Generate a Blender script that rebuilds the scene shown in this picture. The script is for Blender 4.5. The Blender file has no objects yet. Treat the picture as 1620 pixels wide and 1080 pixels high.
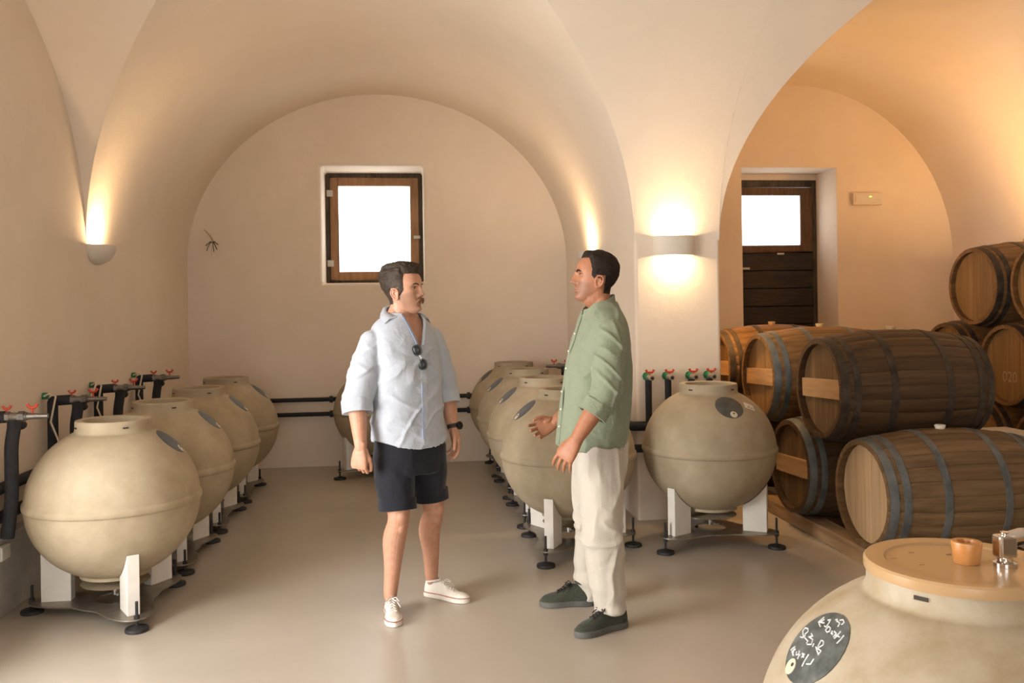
import bpy, bmesh, math, random
import numpy as np
from mathutils import Vector, Matrix, noise
random.seed(7)
scn = bpy.context.scene
COL = scn.collection
# ------------------------------------------------------------------ camera
TH = math.atan(165/1400); CT = math.cos(TH); ST = math.sin(TH); CH = 1.55; ROLL = .015
cd = bpy.data.cameras.new('camera'); cam = bpy.data.objects.new('camera', cd); COL.objects.link(cam)
fw = Vector((ST, CT, 0)); rt = Vector((CT, -ST, 0)); up = Vector((0, 0, 1))
r2 = rt*math.cos(ROLL)-up*math.sin(ROLL); u2 = up*math.cos(ROLL)+rt*math.sin(ROLL)
M = Matrix((r2, u2, -fw)).transposed().to_4x4(); M.translation = (0, 0, CH)
cam.matrix_world = M
cd.sensor_width = 36; cd.lens = 36*1400/1620; cd.shift_y = -52/1620; cd.clip_start = .05
scn.camera = cam
# ------------------------------------------------------------------ world, daylight, exposure
w = bpy.data.worlds.new('sky'); scn.world = w; w.use_nodes = True
bg = w.node_tree.nodes['Background']; bg.inputs['Color'].default_value = (.97, .98, 1, 1); bg.inputs['Strength'].default_value = 5.0
scn.view_settings.view_transform = 'Standard'; scn.view_settings.look = 'None'
scn.view_settings.exposure = 0.1; scn.view_settings.gamma = 1.0
scn.view_settings.use_curve_mapping = False
def area(name, loc, dirv, sx, sy, energy, color, spread=math.pi):
    l = bpy.data.lights.new(name, 'AREA'); l.shape = 'RECTANGLE'; l.size = sx; l.size_y = sy
    l.energy = energy; l.color = color; l.spread = spread
    o = bpy.data.objects.new(name, l); COL.objects.link(o); o.location = loc
    o.rotation_euler = Vector(dirv).to_track_quat('-Z', 'Z').to_euler()
    return o
# daylight falling through the open doorway in the left wall, and through the doorway behind the camera
area('daylight_side_door', (-3.5, 2.2, 1.5), (1, .42, -.08), 2.0, 2.2, 245, (1, .96, .91))
area('daylight_entrance', (-.3, -1.75, 1.3), (0, 1, 0), 1.9, 2.3, 8, (1, .93, .85))
# ------------------------------------------------------------------ mesh helpers
class MB:
    def __init__(s): s.v = []; s.f = []
    def add(s, vs, fs):
        o = len(s.v); s.v += [tuple(p) for p in vs]; s.f += [tuple(i+o for i in f) for f in fs]
    def box(s, x0, x1, y0, y1, z0, z1):
        s.add([(x0,y0,z0),(x1,y0,z0),(x1,y1,z0),(x0,y1,z0),(x0,y0,z1),(x1,y0,z1),(x1,y1,z1),(x0,y1,z1)],
              [(0,3,2,1),(4,5,6,7),(0,1,5,4),(1,2,6,5),(2,3,7,6),(3,0,4,7)]); return s
    def lathe(s, prof, n=48, axis='z', c=(0,0,0), cap=(False, False)):
        vs = []; fs = []
        for r, h in prof:
            for k in range(n):
                a = 2*math.pi*k/n; p = (r*math.cos(a), r*math.sin(a), h)
                if axis == 'x': p = (p[2], p[0], p[1])
                if axis == 'y': p = (p[1], p[2], p[0])
                vs.append((p[0]+c[0], p[1]+c[1], p[2]+c[2]))
        for i in range(len(prof)-1):
            for k in range(n):
                k2 = (k+1) % n; fs.append((i*n+k, i*n+k2, (i+1)*n+k2, (i+1)*n+k))
        if cap[0]: fs.append(tuple(range(n-1, -1, -1)))
        if cap[1]: fs.append(tuple((len(prof)-1)*n+k for k in range(n)))
        s.add(vs, fs); return s
    def cyl(s, a, b, r, n=12, r2=None):
        return s.tube([a, b], [r, r if r2 is None else r2], n)
    def tube(s, pts, rad, n=10, cap=True, flat=None):
        pts = [Vector(p) for p in pts]; m = len(pts)
        if not hasattr(rad, '__len__'): rad = [rad]*m
        vs = []; fs = []; ref = None
        for i in range(m):
            d = (pts[min(i+1, m-1)]-pts[max(i-1, 0)]).normalized()
            if ref is None:
                ref = Vector((0, 0, 1)) if abs(d.z) < .9 else Vector((1, 0, 0))
            a = (ref-d*ref.dot(d)).normalized(); b = d.cross(a); ref = a
            for k in range(n):
                t = 2*math.pi*k/n
                vs.append(pts[i]+(a*math.cos(t)*(flat or 1)+b*math.sin(t))*rad[i])
        for i in range(m-1):
            for k in range(n):
                k2 = (k+1) % n; fs.append((i*n+k, i*n+k2, (i+1)*n+k2, (i+1)*n+k))
        if cap: fs.append(tuple(range(n-1, -1, -1))); fs.append(tuple((m-1)*n+k for k in range(n)))
        s.add(vs, fs); return s
    def loft(s, rings, close=True, cap=True):
        n = len(rings[0]); vs = [p for r in rings for p in r]; fs = []
        for i in range(len(rings)-1):
            for k in range(n if close else n-1):
                k2 = (k+1) % n; fs.append((i*n+k, i*n+k2, (i+1)*n+k2, (i+1)*n+k))
        if cap: fs.append(tuple(range(n-1, -1, -1))); fs.append(tuple((len(rings)-1)*n+k for k in range(n)))
        s.add(vs, fs); return s
    def ell(s, c, r, nu=20, nv=12, R=None):
        vs = []; fs = []; c = Vector(c)
        for i in range(nv+1):
            ph = math.pi*i/nv
            for k in range(nu):
                a = 2*math.pi*k/nu
                p = Vector((r[0]*math.sin(ph)*math.cos(a), r[1]*math.sin(ph)*math.sin(a), -r[2]*math.cos(ph)))
                if R is not None: p = R @ p
                vs.append(c+p)
        for i in range(nv):
            for k in range(nu):
                k2 = (k+1) % nu; fs.append((i*nu+k, i*nu+k2, (i+1)*nu+k2, (i+1)*nu+k))
        s.add(vs, fs); return s
    def prism(s, poly, z0, z1):
        n = len(poly)
        s.add([(p[0], p[1], z0) for p in poly]+[(p[0], p[1], z1) for p in poly],
              [tuple(range(n-1, -1, -1)), tuple(range(n, 2*n))]+[(k, (k+1) % n, n+(k+1) % n, n+k) for k in range(n)]); return s
    def xf(s, m):
        s.v = [tuple(m @ Vector(p)) for p in s.v]; return s
    def mesh(s, name, smooth=None, clean=True):
        me = bpy.data.meshes.new(name); me.from_pydata(s.v, [], s.f)
        bm = bmesh.new(); bm.from_mesh(me)
        if clean: bmesh.ops.remove_doubles(bm, verts=bm.verts, dist=1e-5)
        bmesh.ops.recalc_face_normals(bm, faces=bm.faces)
        bm.to_mesh(me); bm.free()
        if smooth is not None:
            me.shade_smooth()
            if smooth < 180: me.set_sharp_from_angle(angle=math.radians(smooth))
        me.update(); return me
    def build(s, name, mat, parent=None, smooth=None, bevel=None, seg=2):
        return link(name, s.mesh(name, smooth), mat, parent, bevel, seg)
def link(name, me, mat, parent=None, bevel=None, seg=2):
    o = bpy.data.objects.new(name, me); COL.objects.link(o)
    if mat is not None:
        me.materials.clear(); me.materials.append(mat)
    if parent is not None: o.parent = parent
    if bevel:
        b = o.modifiers.new('bevel', 'BEVEL'); b.width = bevel; b.segments = seg; b.limit_method = 'ANGLE'; b.angle_limit = math.radians(40)
    return o
def tag(o, label=None, cat=None, group=None, kind=None):
    if label: o['label'] = label
    if cat: o['category'] = cat
    if group: o['group'] = group
    if kind: o['kind'] = kind
    return o
def thing(name, label, cat, loc=(0,0,0), rz=0, group=None):
    o = bpy.data.objects.new(name, None); COL.objects.link(o); o.empty_display_size = .1
    o.location = loc; o.rotation_euler = (0, 0, rz)
    return tag(o, label, cat, group)
def structure(o, label, cat=None): 
    o['kind'] = 'structure'; o['label'] = label
    if cat: o['category'] = cat
    return o
def copy_tree(o, parent=None):
    c = o.copy(); COL.objects.link(c); c.parent = parent
    for ch in o.children: copy_tree(ch, c)
    return c
# ------------------------------------------------------------------ materials
def nodes(name):
    m = bpy.data.materials.new(name); m.use_nodes = True
    nt = m.node_tree; b = nt.nodes['Principled BSDF']
    return m, nt, b
def N(nt, t, **kw):
    n = nt.nodes.new(t)
    for k, v in kw.items():
        if hasattr(n, k): setattr(n, k, v)
        else: n.inputs[k].default_value = v
    return n
def ramp(nt, fac, stops):
    r = nt.nodes.new('ShaderNodeValToRGB'); nt.links.new(fac, r.inputs['Fac'])
    e = r.color_ramp.elements
    while len(e) < len(stops): e.new(.5)
    for i, (p, c) in enumerate(stops):
        e[i].position = p; e[i].color = (c[0], c[1], c[2], 1)
    return r.outputs['Color']
def mat(name, c1, c2=None, scale=6, rough=.6, metal=0, bump=0, bscale=60, bdist=.01, detail=4, spec=.5, stretch=None, lo=.35, hi=.65, coat=0, sss=0, rnd=0, bstretch=None):
    m, nt, b = nodes(name)
    b.inputs['Roughness'].default_value = rough; b.inputs['Metallic'].default_value = metal
    b.inputs['Specular IOR Level'].default_value = spec
    if coat: b.inputs['Coat Weight'].default_value = coat; b.inputs['Coat Roughness'].default_value = .15
    tc = N(nt, 'ShaderNodeTexCoord'); vec = tc.outputs['Object']
    if rnd:
        oi = N(nt, 'ShaderNodeObjectInfo'); ad = N(nt, 'ShaderNodeVectorMath', operation='ADD')
        mu = N(nt, 'ShaderNodeVectorMath', operation='SCALE'); mu.inputs[0].default_value = (17, 31, 23)
        nt.links.new(oi.outputs['Random'], mu.inputs['Scale']); nt.links.new(vec, ad.inputs[0]); nt.links.new(mu.outputs[0], ad.inputs[1]); vec = ad.outputs[0]
    def mapped(st):
        if st is None: return vec
        mp = N(nt, 'ShaderNodeMapping'); mp.inputs['Scale'].default_value = st; nt.links.new(vec, mp.inputs['Vector']); return mp.outputs[0]
    if c2 is None:
        b.inputs['Base Color'].default_value = (*c1, 1)
    else:
        n = N(nt, 'ShaderNodeTexNoise', Scale=scale, Detail=detail, Roughness=.6); nt.links.new(mapped(stretch), n.inputs['Vector'])
        col = ramp(nt, n.outputs['Fac'], [(lo, c1), (hi, c2)])
        if rnd:
            hsv = N(nt, 'ShaderNodeHueSaturation'); mr = N(nt, 'ShaderNodeMapRange'); mr.inputs['To Min'].default_value = 1-rnd; mr.inputs['To Max'].default_value = 1+rnd
            nt.links.new(oi.outputs['Random'], mr.inputs['Value']); nt.links.new(mr.outputs[0], hsv.inputs['Value']); nt.links.new(col, hsv.inputs['Color']); col = hsv.outputs['Color']
        nt.links.new(col, b.inputs['Base Color'])
    if bump:
        n2 = N(nt, 'ShaderNodeTexNoise', Scale=bscale, Detail=5, Roughness=.6); nt.links.new(mapped(bstretch or stretch), n2.inputs['Vector'])
        bp = N(nt, 'ShaderNodeBump', Strength=bump, Distance=bdist); nt.links.new(n2.outputs['Fac'], bp.inputs['Height']); nt.links.new(bp.outputs['Normal'], b.inputs['Normal'])
    if sss:
        b.inputs['Subsurface Weight'].default_value = sss; b.inputs['Subsurface Radius'].default_value = (.012, .005, .003)
    return m
PL = (.78, .71, .61)
m_plaster = mat('plaster', (.77, .662, .54), (.82, .712, .59), 1.6, .9, bump=.25, bscale=9, bdist=.012, spec=.2)
m_ceiling = mat('ceiling_plaster', (.77, .666, .55), (.81, .706, .59), 1.2, .9, bump=.22, bscale=5, bdist=.02, spec=.2)
m_floor = mat('floor_resin', (.40, .35, .285), (.47, .415, .345), .9, .30, bump=.04, bscale=30, bdist=.004, spec=.45, detail=6)
m_ledge = mat('ledge_plaster', (.40, .37, .33), (.52, .48, .43), 5, .85, bump=.3, bscale=25)
m_jar = mat('jar_stoneware', (.325, .26, .165), (.43, .355, .245), 5, .72, bump=.16, bscale=70, bdist=.004, rnd=.05, lo=.3, hi=.7)
m_jarf = mat('jar_stoneware_worn', (.33, .25, .14), (.46, .39, .285), 6.5, .55, bump=.16, bscale=60, bdist=.004, detail=7, lo=.3, hi=.6)
m_legw = mat('painted_leg_white', (.70, .67, .61), (.76, .73, .67), 8, .6, bump=.05)
m_steel = mat('brushed_steel', (.42, .40, .37), (.55, .53, .5), 12, .35, metal=1)
m_plate = mat('stand_plate_steel', (.22, .19, .15), (.36, .32, .27), 7, .42, metal=.8)
m_black = mat('black_rubber', (.012, .012, .013), (.025, .024, .024), 20, .6)
m_pipe = mat('black_foam_insulation', (.012, .013, .017), (.022, .023, .028), 18, .8, bump=.3, bscale=50)
m_sticker = mat('chalkboard_sticker', (.045, .05, .048), (.085, .09, .085), 14, .55)
m_stickl = mat('chalkboard_sticker_chalky', (.055, .06, .055), (.17, .18, .165), 22, .6, detail=7, lo=.4, hi=.75)
m_cream = mat('sticker_cream', (.62, .57, .43))
m_chalk = mat('chalk', (.62, .64, .62), (.78, .79, .78), 90, .9)
m_paper = mat('paper_label', (.72, .66, .58), rough=.8)
m_ink = mat('ink', (.06, .06, .09), rough=.8)
m_hole = mat('slot_shade_and_dot', (.05, .04, .03), rough=.9)  # painted shade of the rim holes, also the printed logo dot
m_red = mat('red_handle', (.55, .06, .03), rough=.4)
m_green = mat('green_fitting', (.03, .2, .09), rough=.45)
m_valve = mat('valve_metal_dark', (.16, .15, .14), (.30, .28, .25), 20, .4, metal=.8)
m_brass = mat('valve_brass', (.42, .36, .27), (.55, .48, .38), 20, .35, metal=.8)
m_wire = mat('cream_cable', (.66, .58, .45), rough=.6)
m_sconce = mat('sconce_plaster', (.70, .64, .55), (.74, .68, .59), 5, .8)
m_white = mat('white_plastic', (.72, .68, .6), rough=.5)
WS = (.6, 14, 14)
def wood(name, c1, c2, rough=.6, rnd=.16, scale=2.2):
    return mat(name, c1, c2, scale, rough, bump=.25, bscale=4, bdist=.006, stretch=WS, rnd=rnd, detail=6, lo=.3, hi=.7, spec=.35)
m_stave_old = wood('oak_stave_dark', (.042, .022, .010), (.108, .058, .025))
m_stave_new = wood('oak_stave_light', (.095, .054, .024), (.20, .12, .055))
m_stave_amber = wood('oak_stave_amber', (.12, .06, .02), (.25, .135, .048))
WH = (14, 14, .6)
def headwood(name, c1, c2, rnd=.14):
    return mat(name, c1, c2, 2.2, .6, bump=.2, bscale=4, bdist=.004, stretch=WH, rnd=rnd, detail=6, lo=.3, hi=.7, spec=.3)
m_head_old = headwood('oak_head_dark', (.11, .062, .027), (.205, .12, .052))
m_head_new = headwood('oak_head_light', (.42, .28, .15), (.60, .42, .25), .08)
m_head_amber = headwood('oak_head_amber', (.20, .11, .038), (.31, .18, .072))
m_batten = mat('pine_batten', (.36, .205, .085), (.50, .31, .15), 3, .6, stretch=(8, .7, 8), rnd=.1)
m_hoop_grey = mat('hoop_galvanised', (.10, .115, .12), (.19, .205, .205), 9, .5, metal=.55, bump=.1)
m_hoop_rust = mat('hoop_rusted', (.030, .022, .016), (.085, .06, .042), 11, .65, metal=.35, bump=.2)
m_bung = mat('silicone_bung', (.50, .34, .15), (.56, .40, .2), 8, .5)
m_bungw = mat('silicone_bung_white', (.78, .72, .6), rough=.45)
m_beam = mat('timber_rail', (.25, .15, .075), (.43, .28, .15), 2.5, .65, stretch=(10, .7, 10), bump=.2, bscale=4)
m_sash = mat('window_sash_wood', (.22, .105, .04), (.33, .17, .07), 3, .6, stretch=(9, 9, 1))
m_frame = mat('window_frame_weathered', (.035, .028, .02), (.10, .075, .05), 6, .8, stretch=(7, 7, 1), bump=.3)
m_doorw = mat('door_wood_black', (.010, .008, .007), (.035, .022, .015), 4, .7, stretch=(1, 9, 9), bump=.3)
m_doorb = mat('door_frame_brown', (.075, .035, .015), (.15, .075, .03), 4, .7, stretch=(9, 9, 1), bump=.3)
m_hinge = mat('hinge_plate', (.45, .42, .36), rough=.5, metal=.6)
def m_emit(name, col, st):
    m, nt, b = nodes(name); b.inputs['Base Color'].default_value = (*col, 1)
    b.inputs['Emission Color'].default_value = (*col, 1); b.inputs['Emission Strength'].default_value = st
    return m
m_bulb = m_emit('warm_bulb', (1, .72, .42), 14)
m_led = m_emit('green_led', (.5, 1, .1), 2)
def glass():
    m, nt, b = nodes('dusty_pane'); nt.nodes.remove(b)
    out = nt.nodes['Material Output']
    tr = N(nt, 'ShaderNodeBsdfTransparent'); df = N(nt, 'ShaderNodeBsdfTranslucent'); gl = N(nt, 'ShaderNodeBsdfGlossy'); gl.inputs['Roughness'].default_value = .05
    df.inputs['Color'].default_value = (.8, .8, .78, 1); tr.inputs['Color'].default_value = (.95, .95, .94, 1)
    tc = N(nt, 'ShaderNodeTexCoord'); n = N(nt, 'ShaderNodeTexNoise', Scale=4.5, Detail=7, Roughness=.65); nt.links.new(tc.outputs['Object'], n.inputs['Vector'])
    f = ramp(nt, n.outputs['Fac'], [(.3, (.15,)*3), (.7, (.8,)*3)])
    mx = N(nt, 'ShaderNodeMixShader'); nt.links.new(f, mx.inputs[0]); nt.links.new(tr.outputs[0], mx.inputs[1]); nt.links.new(df.outputs[0], mx.inputs[2])
    m2 = N(nt, 'ShaderNodeMixShader'); m2.inputs[0].default_value = .04; nt.links.new(mx.outputs[0], m2.inputs[1]); nt.links.new(gl.outputs[0], m2.inputs[2])
    nt.links.new(m2.outputs[0], out.inputs['Surface']); return m
m_pane = glass()
# ------------------------------------------------------------------ room shell
XL, PXL, PXR, XR = -2.15, 1.64, 2.28, 5.92     # left wall, pier sides, right wall
YS, YB, YF, YN = 6.27, 9.03, -1.85, -.6        # pier front, back wall, front wall, near pier
ZS = 2.03
BAYS = [(XL, PXL, 1.70), (PXR, XR, 1.86)]
HA, HB = 2.135, 1.62
YC = YS-HA; YCN = YN+HA      # the hall vault is level between these two lines
def hbay(x, b):
    c = (b[0]+b[1])/2; a = (b[1]-b[0])/2; q = 1-((x-c)/a)**2
    return ZS+b[2]*math.sqrt(max(q, 0))
def hhall(y):
    e = y-YC if y > YC else (YCN-y if y < YCN else 0)
    return ZS+HB*math.sqrt(max(1-(e/HA)**2, 0))
floor = MB(); floor.box(XL-.6, XR+.3, YF-.4, YB+.75, -.1, 0)
structure(floor.build('floor', m_floor), 'smooth greige resin floor of the cellar', 'floor')
# vaulted ceiling: two barrel bays crossed by the barrel of the hall, meeting in groins
cb = MB()
NA = 56
def sheet(rows):
    n = len(rows[0]); vs = [p for r in rows for p in r]; fs = []
    for i in range(len(rows)-1):
        for k in range(n-1): fs.append((i*n+k, i*n+k+1, (i+1)*n+k+1, (i+1)*n+k))
    cb.add(vs, fs)
for b in BAYS:
    c = (b[0]+b[1])/2; a = (b[1]-b[0])/2
    xs = [c-a*math.cos(math.pi*i/NA) for i in range(NA+1)]
    for y0, y1 in ((YS, YB+.02), (YF, YN)):
        sheet([[(x, y0+(y1-y0)*j/20, hbay(x, b)) for j in range(21)] for x in xs])
    rows = []
    for x in xs:
        z = hbay(x, b)
        if z >= ZS+HB-1e-4: d = 0
        else: d = HA*math.sqrt(max(0, 1-((z-ZS)/HB)**2))
        row = []
        ys1 = [YS+(YC+d-YS)*j/10 for j in range(11)]
        ys2 = [YC+d*math.cos(math.pi*j/32) for j in range(1, 17)]+[YC+(YCN-YC)*j/4 for j in range(1, 4)]+[YCN-d*math.sin(math.pi*j/32) for j in range(0, 16)]
        ys3 = [YCN-d+(YN-(YCN-d))*j/10 for j in range(11)]
        for y in ys1: row.append((x, y, z))
        for y in ys2: row.append((x, y, hhall(y) if d > 0 else z))
        for y in ys3: row.append((x, y, z))
        rows.append(row)
    sheet(rows)
yy = [YC+HA*math.cos(math.pi*j/52) for j in range(27)]+[YCN-HA*math.sin(math.pi*j/52) for j in range(27)]
sheet([[(x, y, hhall(y)) for y in yy] for x in (PXL, (PXL+PXR)/2, PXR)])
ceil = cb.build('ceiling', m_ceiling, smooth=32)
structure(ceil, 'white plastered groin vault ceiling with sharp arrises', 'ceiling')
def wall_holes(mb, axis, pos, depth, u0, u1, z0, z1, holes):
    us = sorted({u0, u1, *[h[0] for h in holes], *[h[1] for h in holes]}); zs = sorted({z0, z1, *[h[2] for h in holes], *[h[3] for h in holes]})
    pt = (lambda u, z, d: (u, pos+d, z)) if axis == 'y' else (lambda u, z, d: (pos+d, u, z))
    for i in range(len(us)-1):
        for j in range(len(zs)-1):
            uc = (us[i]+us[i+1])/2; zc = (zs[j]+zs[j+1])/2
            if any(h[0] < uc < h[1] and h[2] < zc < h[3] for h in holes): continue
            for d in (0, depth):
                q = [pt(us[i], zs[j], d), pt(us[i+1], zs[j], d), pt(us[i+1], zs[j+1], d), pt(us[i], zs[j+1], d)]
                mb.add(q, [(0, 1, 2, 3)])
    for (a, b, c, e) in holes+[(u0, u1, z0, z1)]:
        for (p, q) in (((a, c), (b, c)), ((b, c), (b, e)), ((b, e), (a, e)), ((a, e), (a, c))):
            mb.add([pt(*p, 0), pt(*q, 0), pt(*q, depth), pt(*p, depth)], [(0, 1, 2, 3)])
W1 = (-.848, .175, 1.833, 3.011); D1 = (3.533, 4.593, 0, 3.011)
wb = MB(); wall_holes(wb, 'y', YB, .62, XL-.5, XR+.3, -.05, 4.3, [W1, D1])
structure(wb.build('wall_back', m_plaster, bevel=.028, seg=3), 'white plastered back wall with two lunette arches, a window and a door', 'wall')
SD = (1.75, 3.9, -.05, 2.4)
wl = MB(); wall_holes(wl, 'x', XL, -.42, YF-.4, YB+.1, -.05, 4.3, [SD])
structure(wl.build('wall_left', m_plaster, bevel=.02), 'white plastered left wall behind the row of stoneware jars', 'wall')
wr = MB().box(XR, XR+.3, YF-.4, YB+.1, -.05, 4.3)
structure(wr.build('wall_right', m_plaster), 'white plastered right wall behind the stacked barrels', 'wall')
wf = MB(); wall_holes(wf, 'y', YF, .35, XL-.5, XR+.3, -.05, 4.3, [(-1.3, .7, -.05, 2.5)])
wf.xf(Matrix.Translation((0, -.35, 0)))
structure(wf.build('wall_front', m_plaster), 'white plastered front wall with the entrance opening', 'wall')
wm = MB().box(PXL, PXR, YS, YB+.05, -.02, ZS+.05)
structure(wm.build('wall_middle', m_plaster, bevel=.022, seg=3), 'white plastered pier between the two vaulted bays carrying a sconce', 'wall')
wn = MB().box(PXL, PXR, YF-.1, YN, -.02, ZS+.05)
structure(wn.build('wall_middle_near', m_plaster, bevel=.022, seg=3), 'plastered pier nearest the entrance between the bays', 'wall')
structure(MB().box(XL-.6, XR+.3, YF-.4, YB+.7, 4.28, 4.4).build('light_leak_slab', m_ceiling), 'unseen slab added above the vault to block leaking sky light')  # added out of view so no sky light leaks through the vault seams
ld = MB().box(XL-.02, -2.093, 3.5, YB-.02, -.01, .41)
structure(ld.build('trim_1', m_ledge, bevel=.015), 'low grey plinth running along the foot of the left wall')
# ---- window in the back wall
wy = YB+.5
def frame_bars(mb, x0, x1, z0, z1, wd, y0, y1):
    mb.box(x0, x0+wd, y0, y1, z0, z1); mb.box(x1-wd, x1, y0, y1, z0, z1)
    mb.box(x0+wd, x1-wd, y0, y1, z1-wd, z1); mb.box(x0+wd, x1-wd, y0, y1, z0, z0+wd)
win = structure(thing('window_1', None, None), 'small square timber window set deep in the back wall', 'window')
m_ = MB(); frame_bars(m_, -.86, .19, 1.82, 3.02, .06, wy, wy+.09); m_.build('window_frame', m_frame, win, bevel=.006)
m_ = MB(); frame_bars(m_, -.80, .13, 1.88, 2.96, .085, wy-.02, wy+.045); m_.build('sash', m_sash, win, bevel=.006)
MB().box(-.72, .05, wy+.01, wy+.016, 1.96, 2.88).build('pane', m_pane, win)
for z in (2.76, 2.02): MB().box(-.835, -.765, wy-.026, wy-.018, z, z+.07).build('hinge', m_hinge, win, bevel=.004)
MB().box(.075, .145, wy-.03, wy-.018, 2.31, 2.345).build('latch', m_hinge, win, bevel=.004)
MB().tube([(.152, wy-.006, 2.74), (.152, wy-.03, 2.76), (.152, wy-.03, 2.86), (.152, wy-.006, 2.88)], .008, 6).build('bracket', m_frame, win)
# ---- glazed plank door in the right bay
dy = YB+.48
door = structure(thing('door_1', None, None), 'dark plank door with a square glass pane behind the barrels', 'door')
m_ = MB(); m_.box(3.50, 3.565, dy, dy+.1, 0, 2.95); m_.box(4.545, 4.62, dy, dy+.1, 0, 2.95); m_.box(3.565, 4.545, dy, dy+.1, 2.87, 2.95)
m_.build('door_frame', m_frame, door, bevel=.008)
MB().box(3.50, 4.62, dy-.005, dy+.12, 2.945, 3.05).build('lintel', m_plaster, door)
MB().box(3.56, 4.55, dy+.044, dy+.06, 0, 2.15).build('gap_light_block', m_doorw, door)  # added behind the planks to block daylight showing through their gaps
m_ = MB(); m_.box(3.57, 3.635, dy-.01, dy+.05, 2.14, 2.86); m_.box(4.405, 4.54, dy-.01, dy+.05, 2.14, 2.86); m_.box(3.635, 4.405, dy-.01, dy+.05, 2.775, 2.86); m_.box(3.635, 4.405, dy-.01, dy+.05, 2.14, 2.215)
m_.build('sash', m_doorb, door, bevel=.006)
MB().box(3.63, 4.41, dy+.012, dy+.018, 2.21, 2.78).build('pane', m_pane, door)
zz = 2.135; k = 0
while zz > .05:
    hgt = .2; MB().box(3.57, 4.54, dy-.005+(k % 2)*.008, dy+.045, max(zz-hgt, .01), zz-.008).build('plank', m_doorw, door, bevel=.006); zz -= hgt; k += 1
MB().box(3.585, 3.80, dy-.014, dy-.004, 1.945, 1.97).build('latch', m_hinge, door, bevel=.003)
MB().box(4.12, 4.20, dy-.018, dy-.004, 2.105, 2.13).build('catch', m_hinge, door, bevel=.003)
# ------------------------------------------------------------------ jars and stands
RB, RV, ZE = .428, .405, .60      # horizontal / vertical radius and equator height over the stand's underside
NR = .185
def jar_profile():
    p = []
    zb = -RV*math.sqrt(1-(.165/RB)**2)
    p += [(.02, zb-.05), (.155, zb-.062), (.170, zb-.056), (.174, zb-.014)]
    a0 = math.asin(-math.sqrt(1-(.17/RB)**2)); a1 = math.asin(math.sqrt(1-((NR+.018)/RB)**2))
    n = 40
    for i in range(n+1):
        a = a0+(a1-a0)*i/n
        z = RV*math.sin(a); r = RB*math.cos(a)
        if abs(z-.004) < .021: continue
        p.append((r, z))
    ring = [(RB-.001, -.020), (RB+.004, -.016), (RB+.0085, -.006), (RB+.009, .008), (RB+.007, .018), (RB-.001, .025)]
    p += ring; p.sort(key=lambda q: q[1])
    zt = RV*math.sin(a1)
    p += [(NR+.012, zt+.001), (NR+.006, zt+.007), (NR+.002, zt+.02), (NR+.001, zt+.05), (NR+.001, zt+.060), (NR-.002, zt+.066), (NR-.012, zt+.068), (NR-.036, zt+.064), (NR-.042, zt+.05), (NR-.045, zt-.02), (.20, zt-.06), (.30, .1), (.30, -.1), (.12, -.28), (.0, -.3)]
    return p
JP = jar_profile(); ZTOP = max(z for r, z in JP)
jar_me = MB().lathe(JP, 72).mesh('jar_body', 50)
def surf(az, el, off=.0015):
    a = el; return Vector(((RB+off)*math.cos(a)*math.cos(az), (RB+off)*math.cos(a)*math.sin(az), (RV+off)*math.sin(a)))
def on_jar(az, el, x, y, off):
    c = surf(az, el, 0); n = Vector((c.x/RB**2, c.y/RB**2, c.z/RV**2)).normalized()
    e1 = Vector((-math.sin(az), math.cos(az), 0)); e2 = n.cross(e1)
    p = c+e1*x+e2*y
    s_ = 1/math.sqrt((p.x/RB)**2+(p.y/RB)**2+(p.z/RV)**2)
    p = p*s_; n2 = Vector((p.x/RB**2, p.y/RB**2, p.z/RV**2)).normalized()
    return p+n2*off
def disc_mesh(az, el, r, off, cx=0, cy=0, name='disc', rings=4, n=36, sx=1):
    mb = MB(); vs = [on_jar(az, el, cx, cy, off)]; fs = []
    for i in range(1, rings+1):
        for k in range(n):
            a = 2*math.pi*k/n; vs.append(on_jar(az, el, cx+sx*r*i/rings*math.cos(a), cy+r*i/rings*math.sin(a), off))
    for k in range(n): fs.append((0, 1+k, 1+(k+1) % n))
    for i in range(rings-1):
        for k in range(n):
            k2 = (k+1) % n; fs.append((1+i*n+k, 1+(i+1)*n+k, 1+(i+1)*n+k2, 1+i*n+k2))
    # rim down to the surface
    o = len(vs)
    for k in range(n):
        a = 2*math.pi*k/n; vs.append(on_jar(az, el, cx+sx*r*math.cos(a), cy+r*math.sin(a), -.001))
    for k in range(n): fs.append((1+(rings-1)*n+k, o+k, o+(k+1) % n, 1+(rings-1)*n+(k+1) % n))
    mb.add(vs, fs); return mb.mesh(name, 60, clean=False)
def add_sticker(root, az, el=.83, r=.092, mt=m_sticker):
    s = link('sticker', disc_mesh(az, el, r, .0018), mt, root)
    link('logo_dot', disc_mesh(az, el, .0235, .0032, .004, -.065, rings=2, n=20), m_cream, s)
    link('dot_mark', disc_mesh(az, el, .006, .0042, .006, -.058, rings=1, n=10), m_hole, s)
    return s
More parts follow.
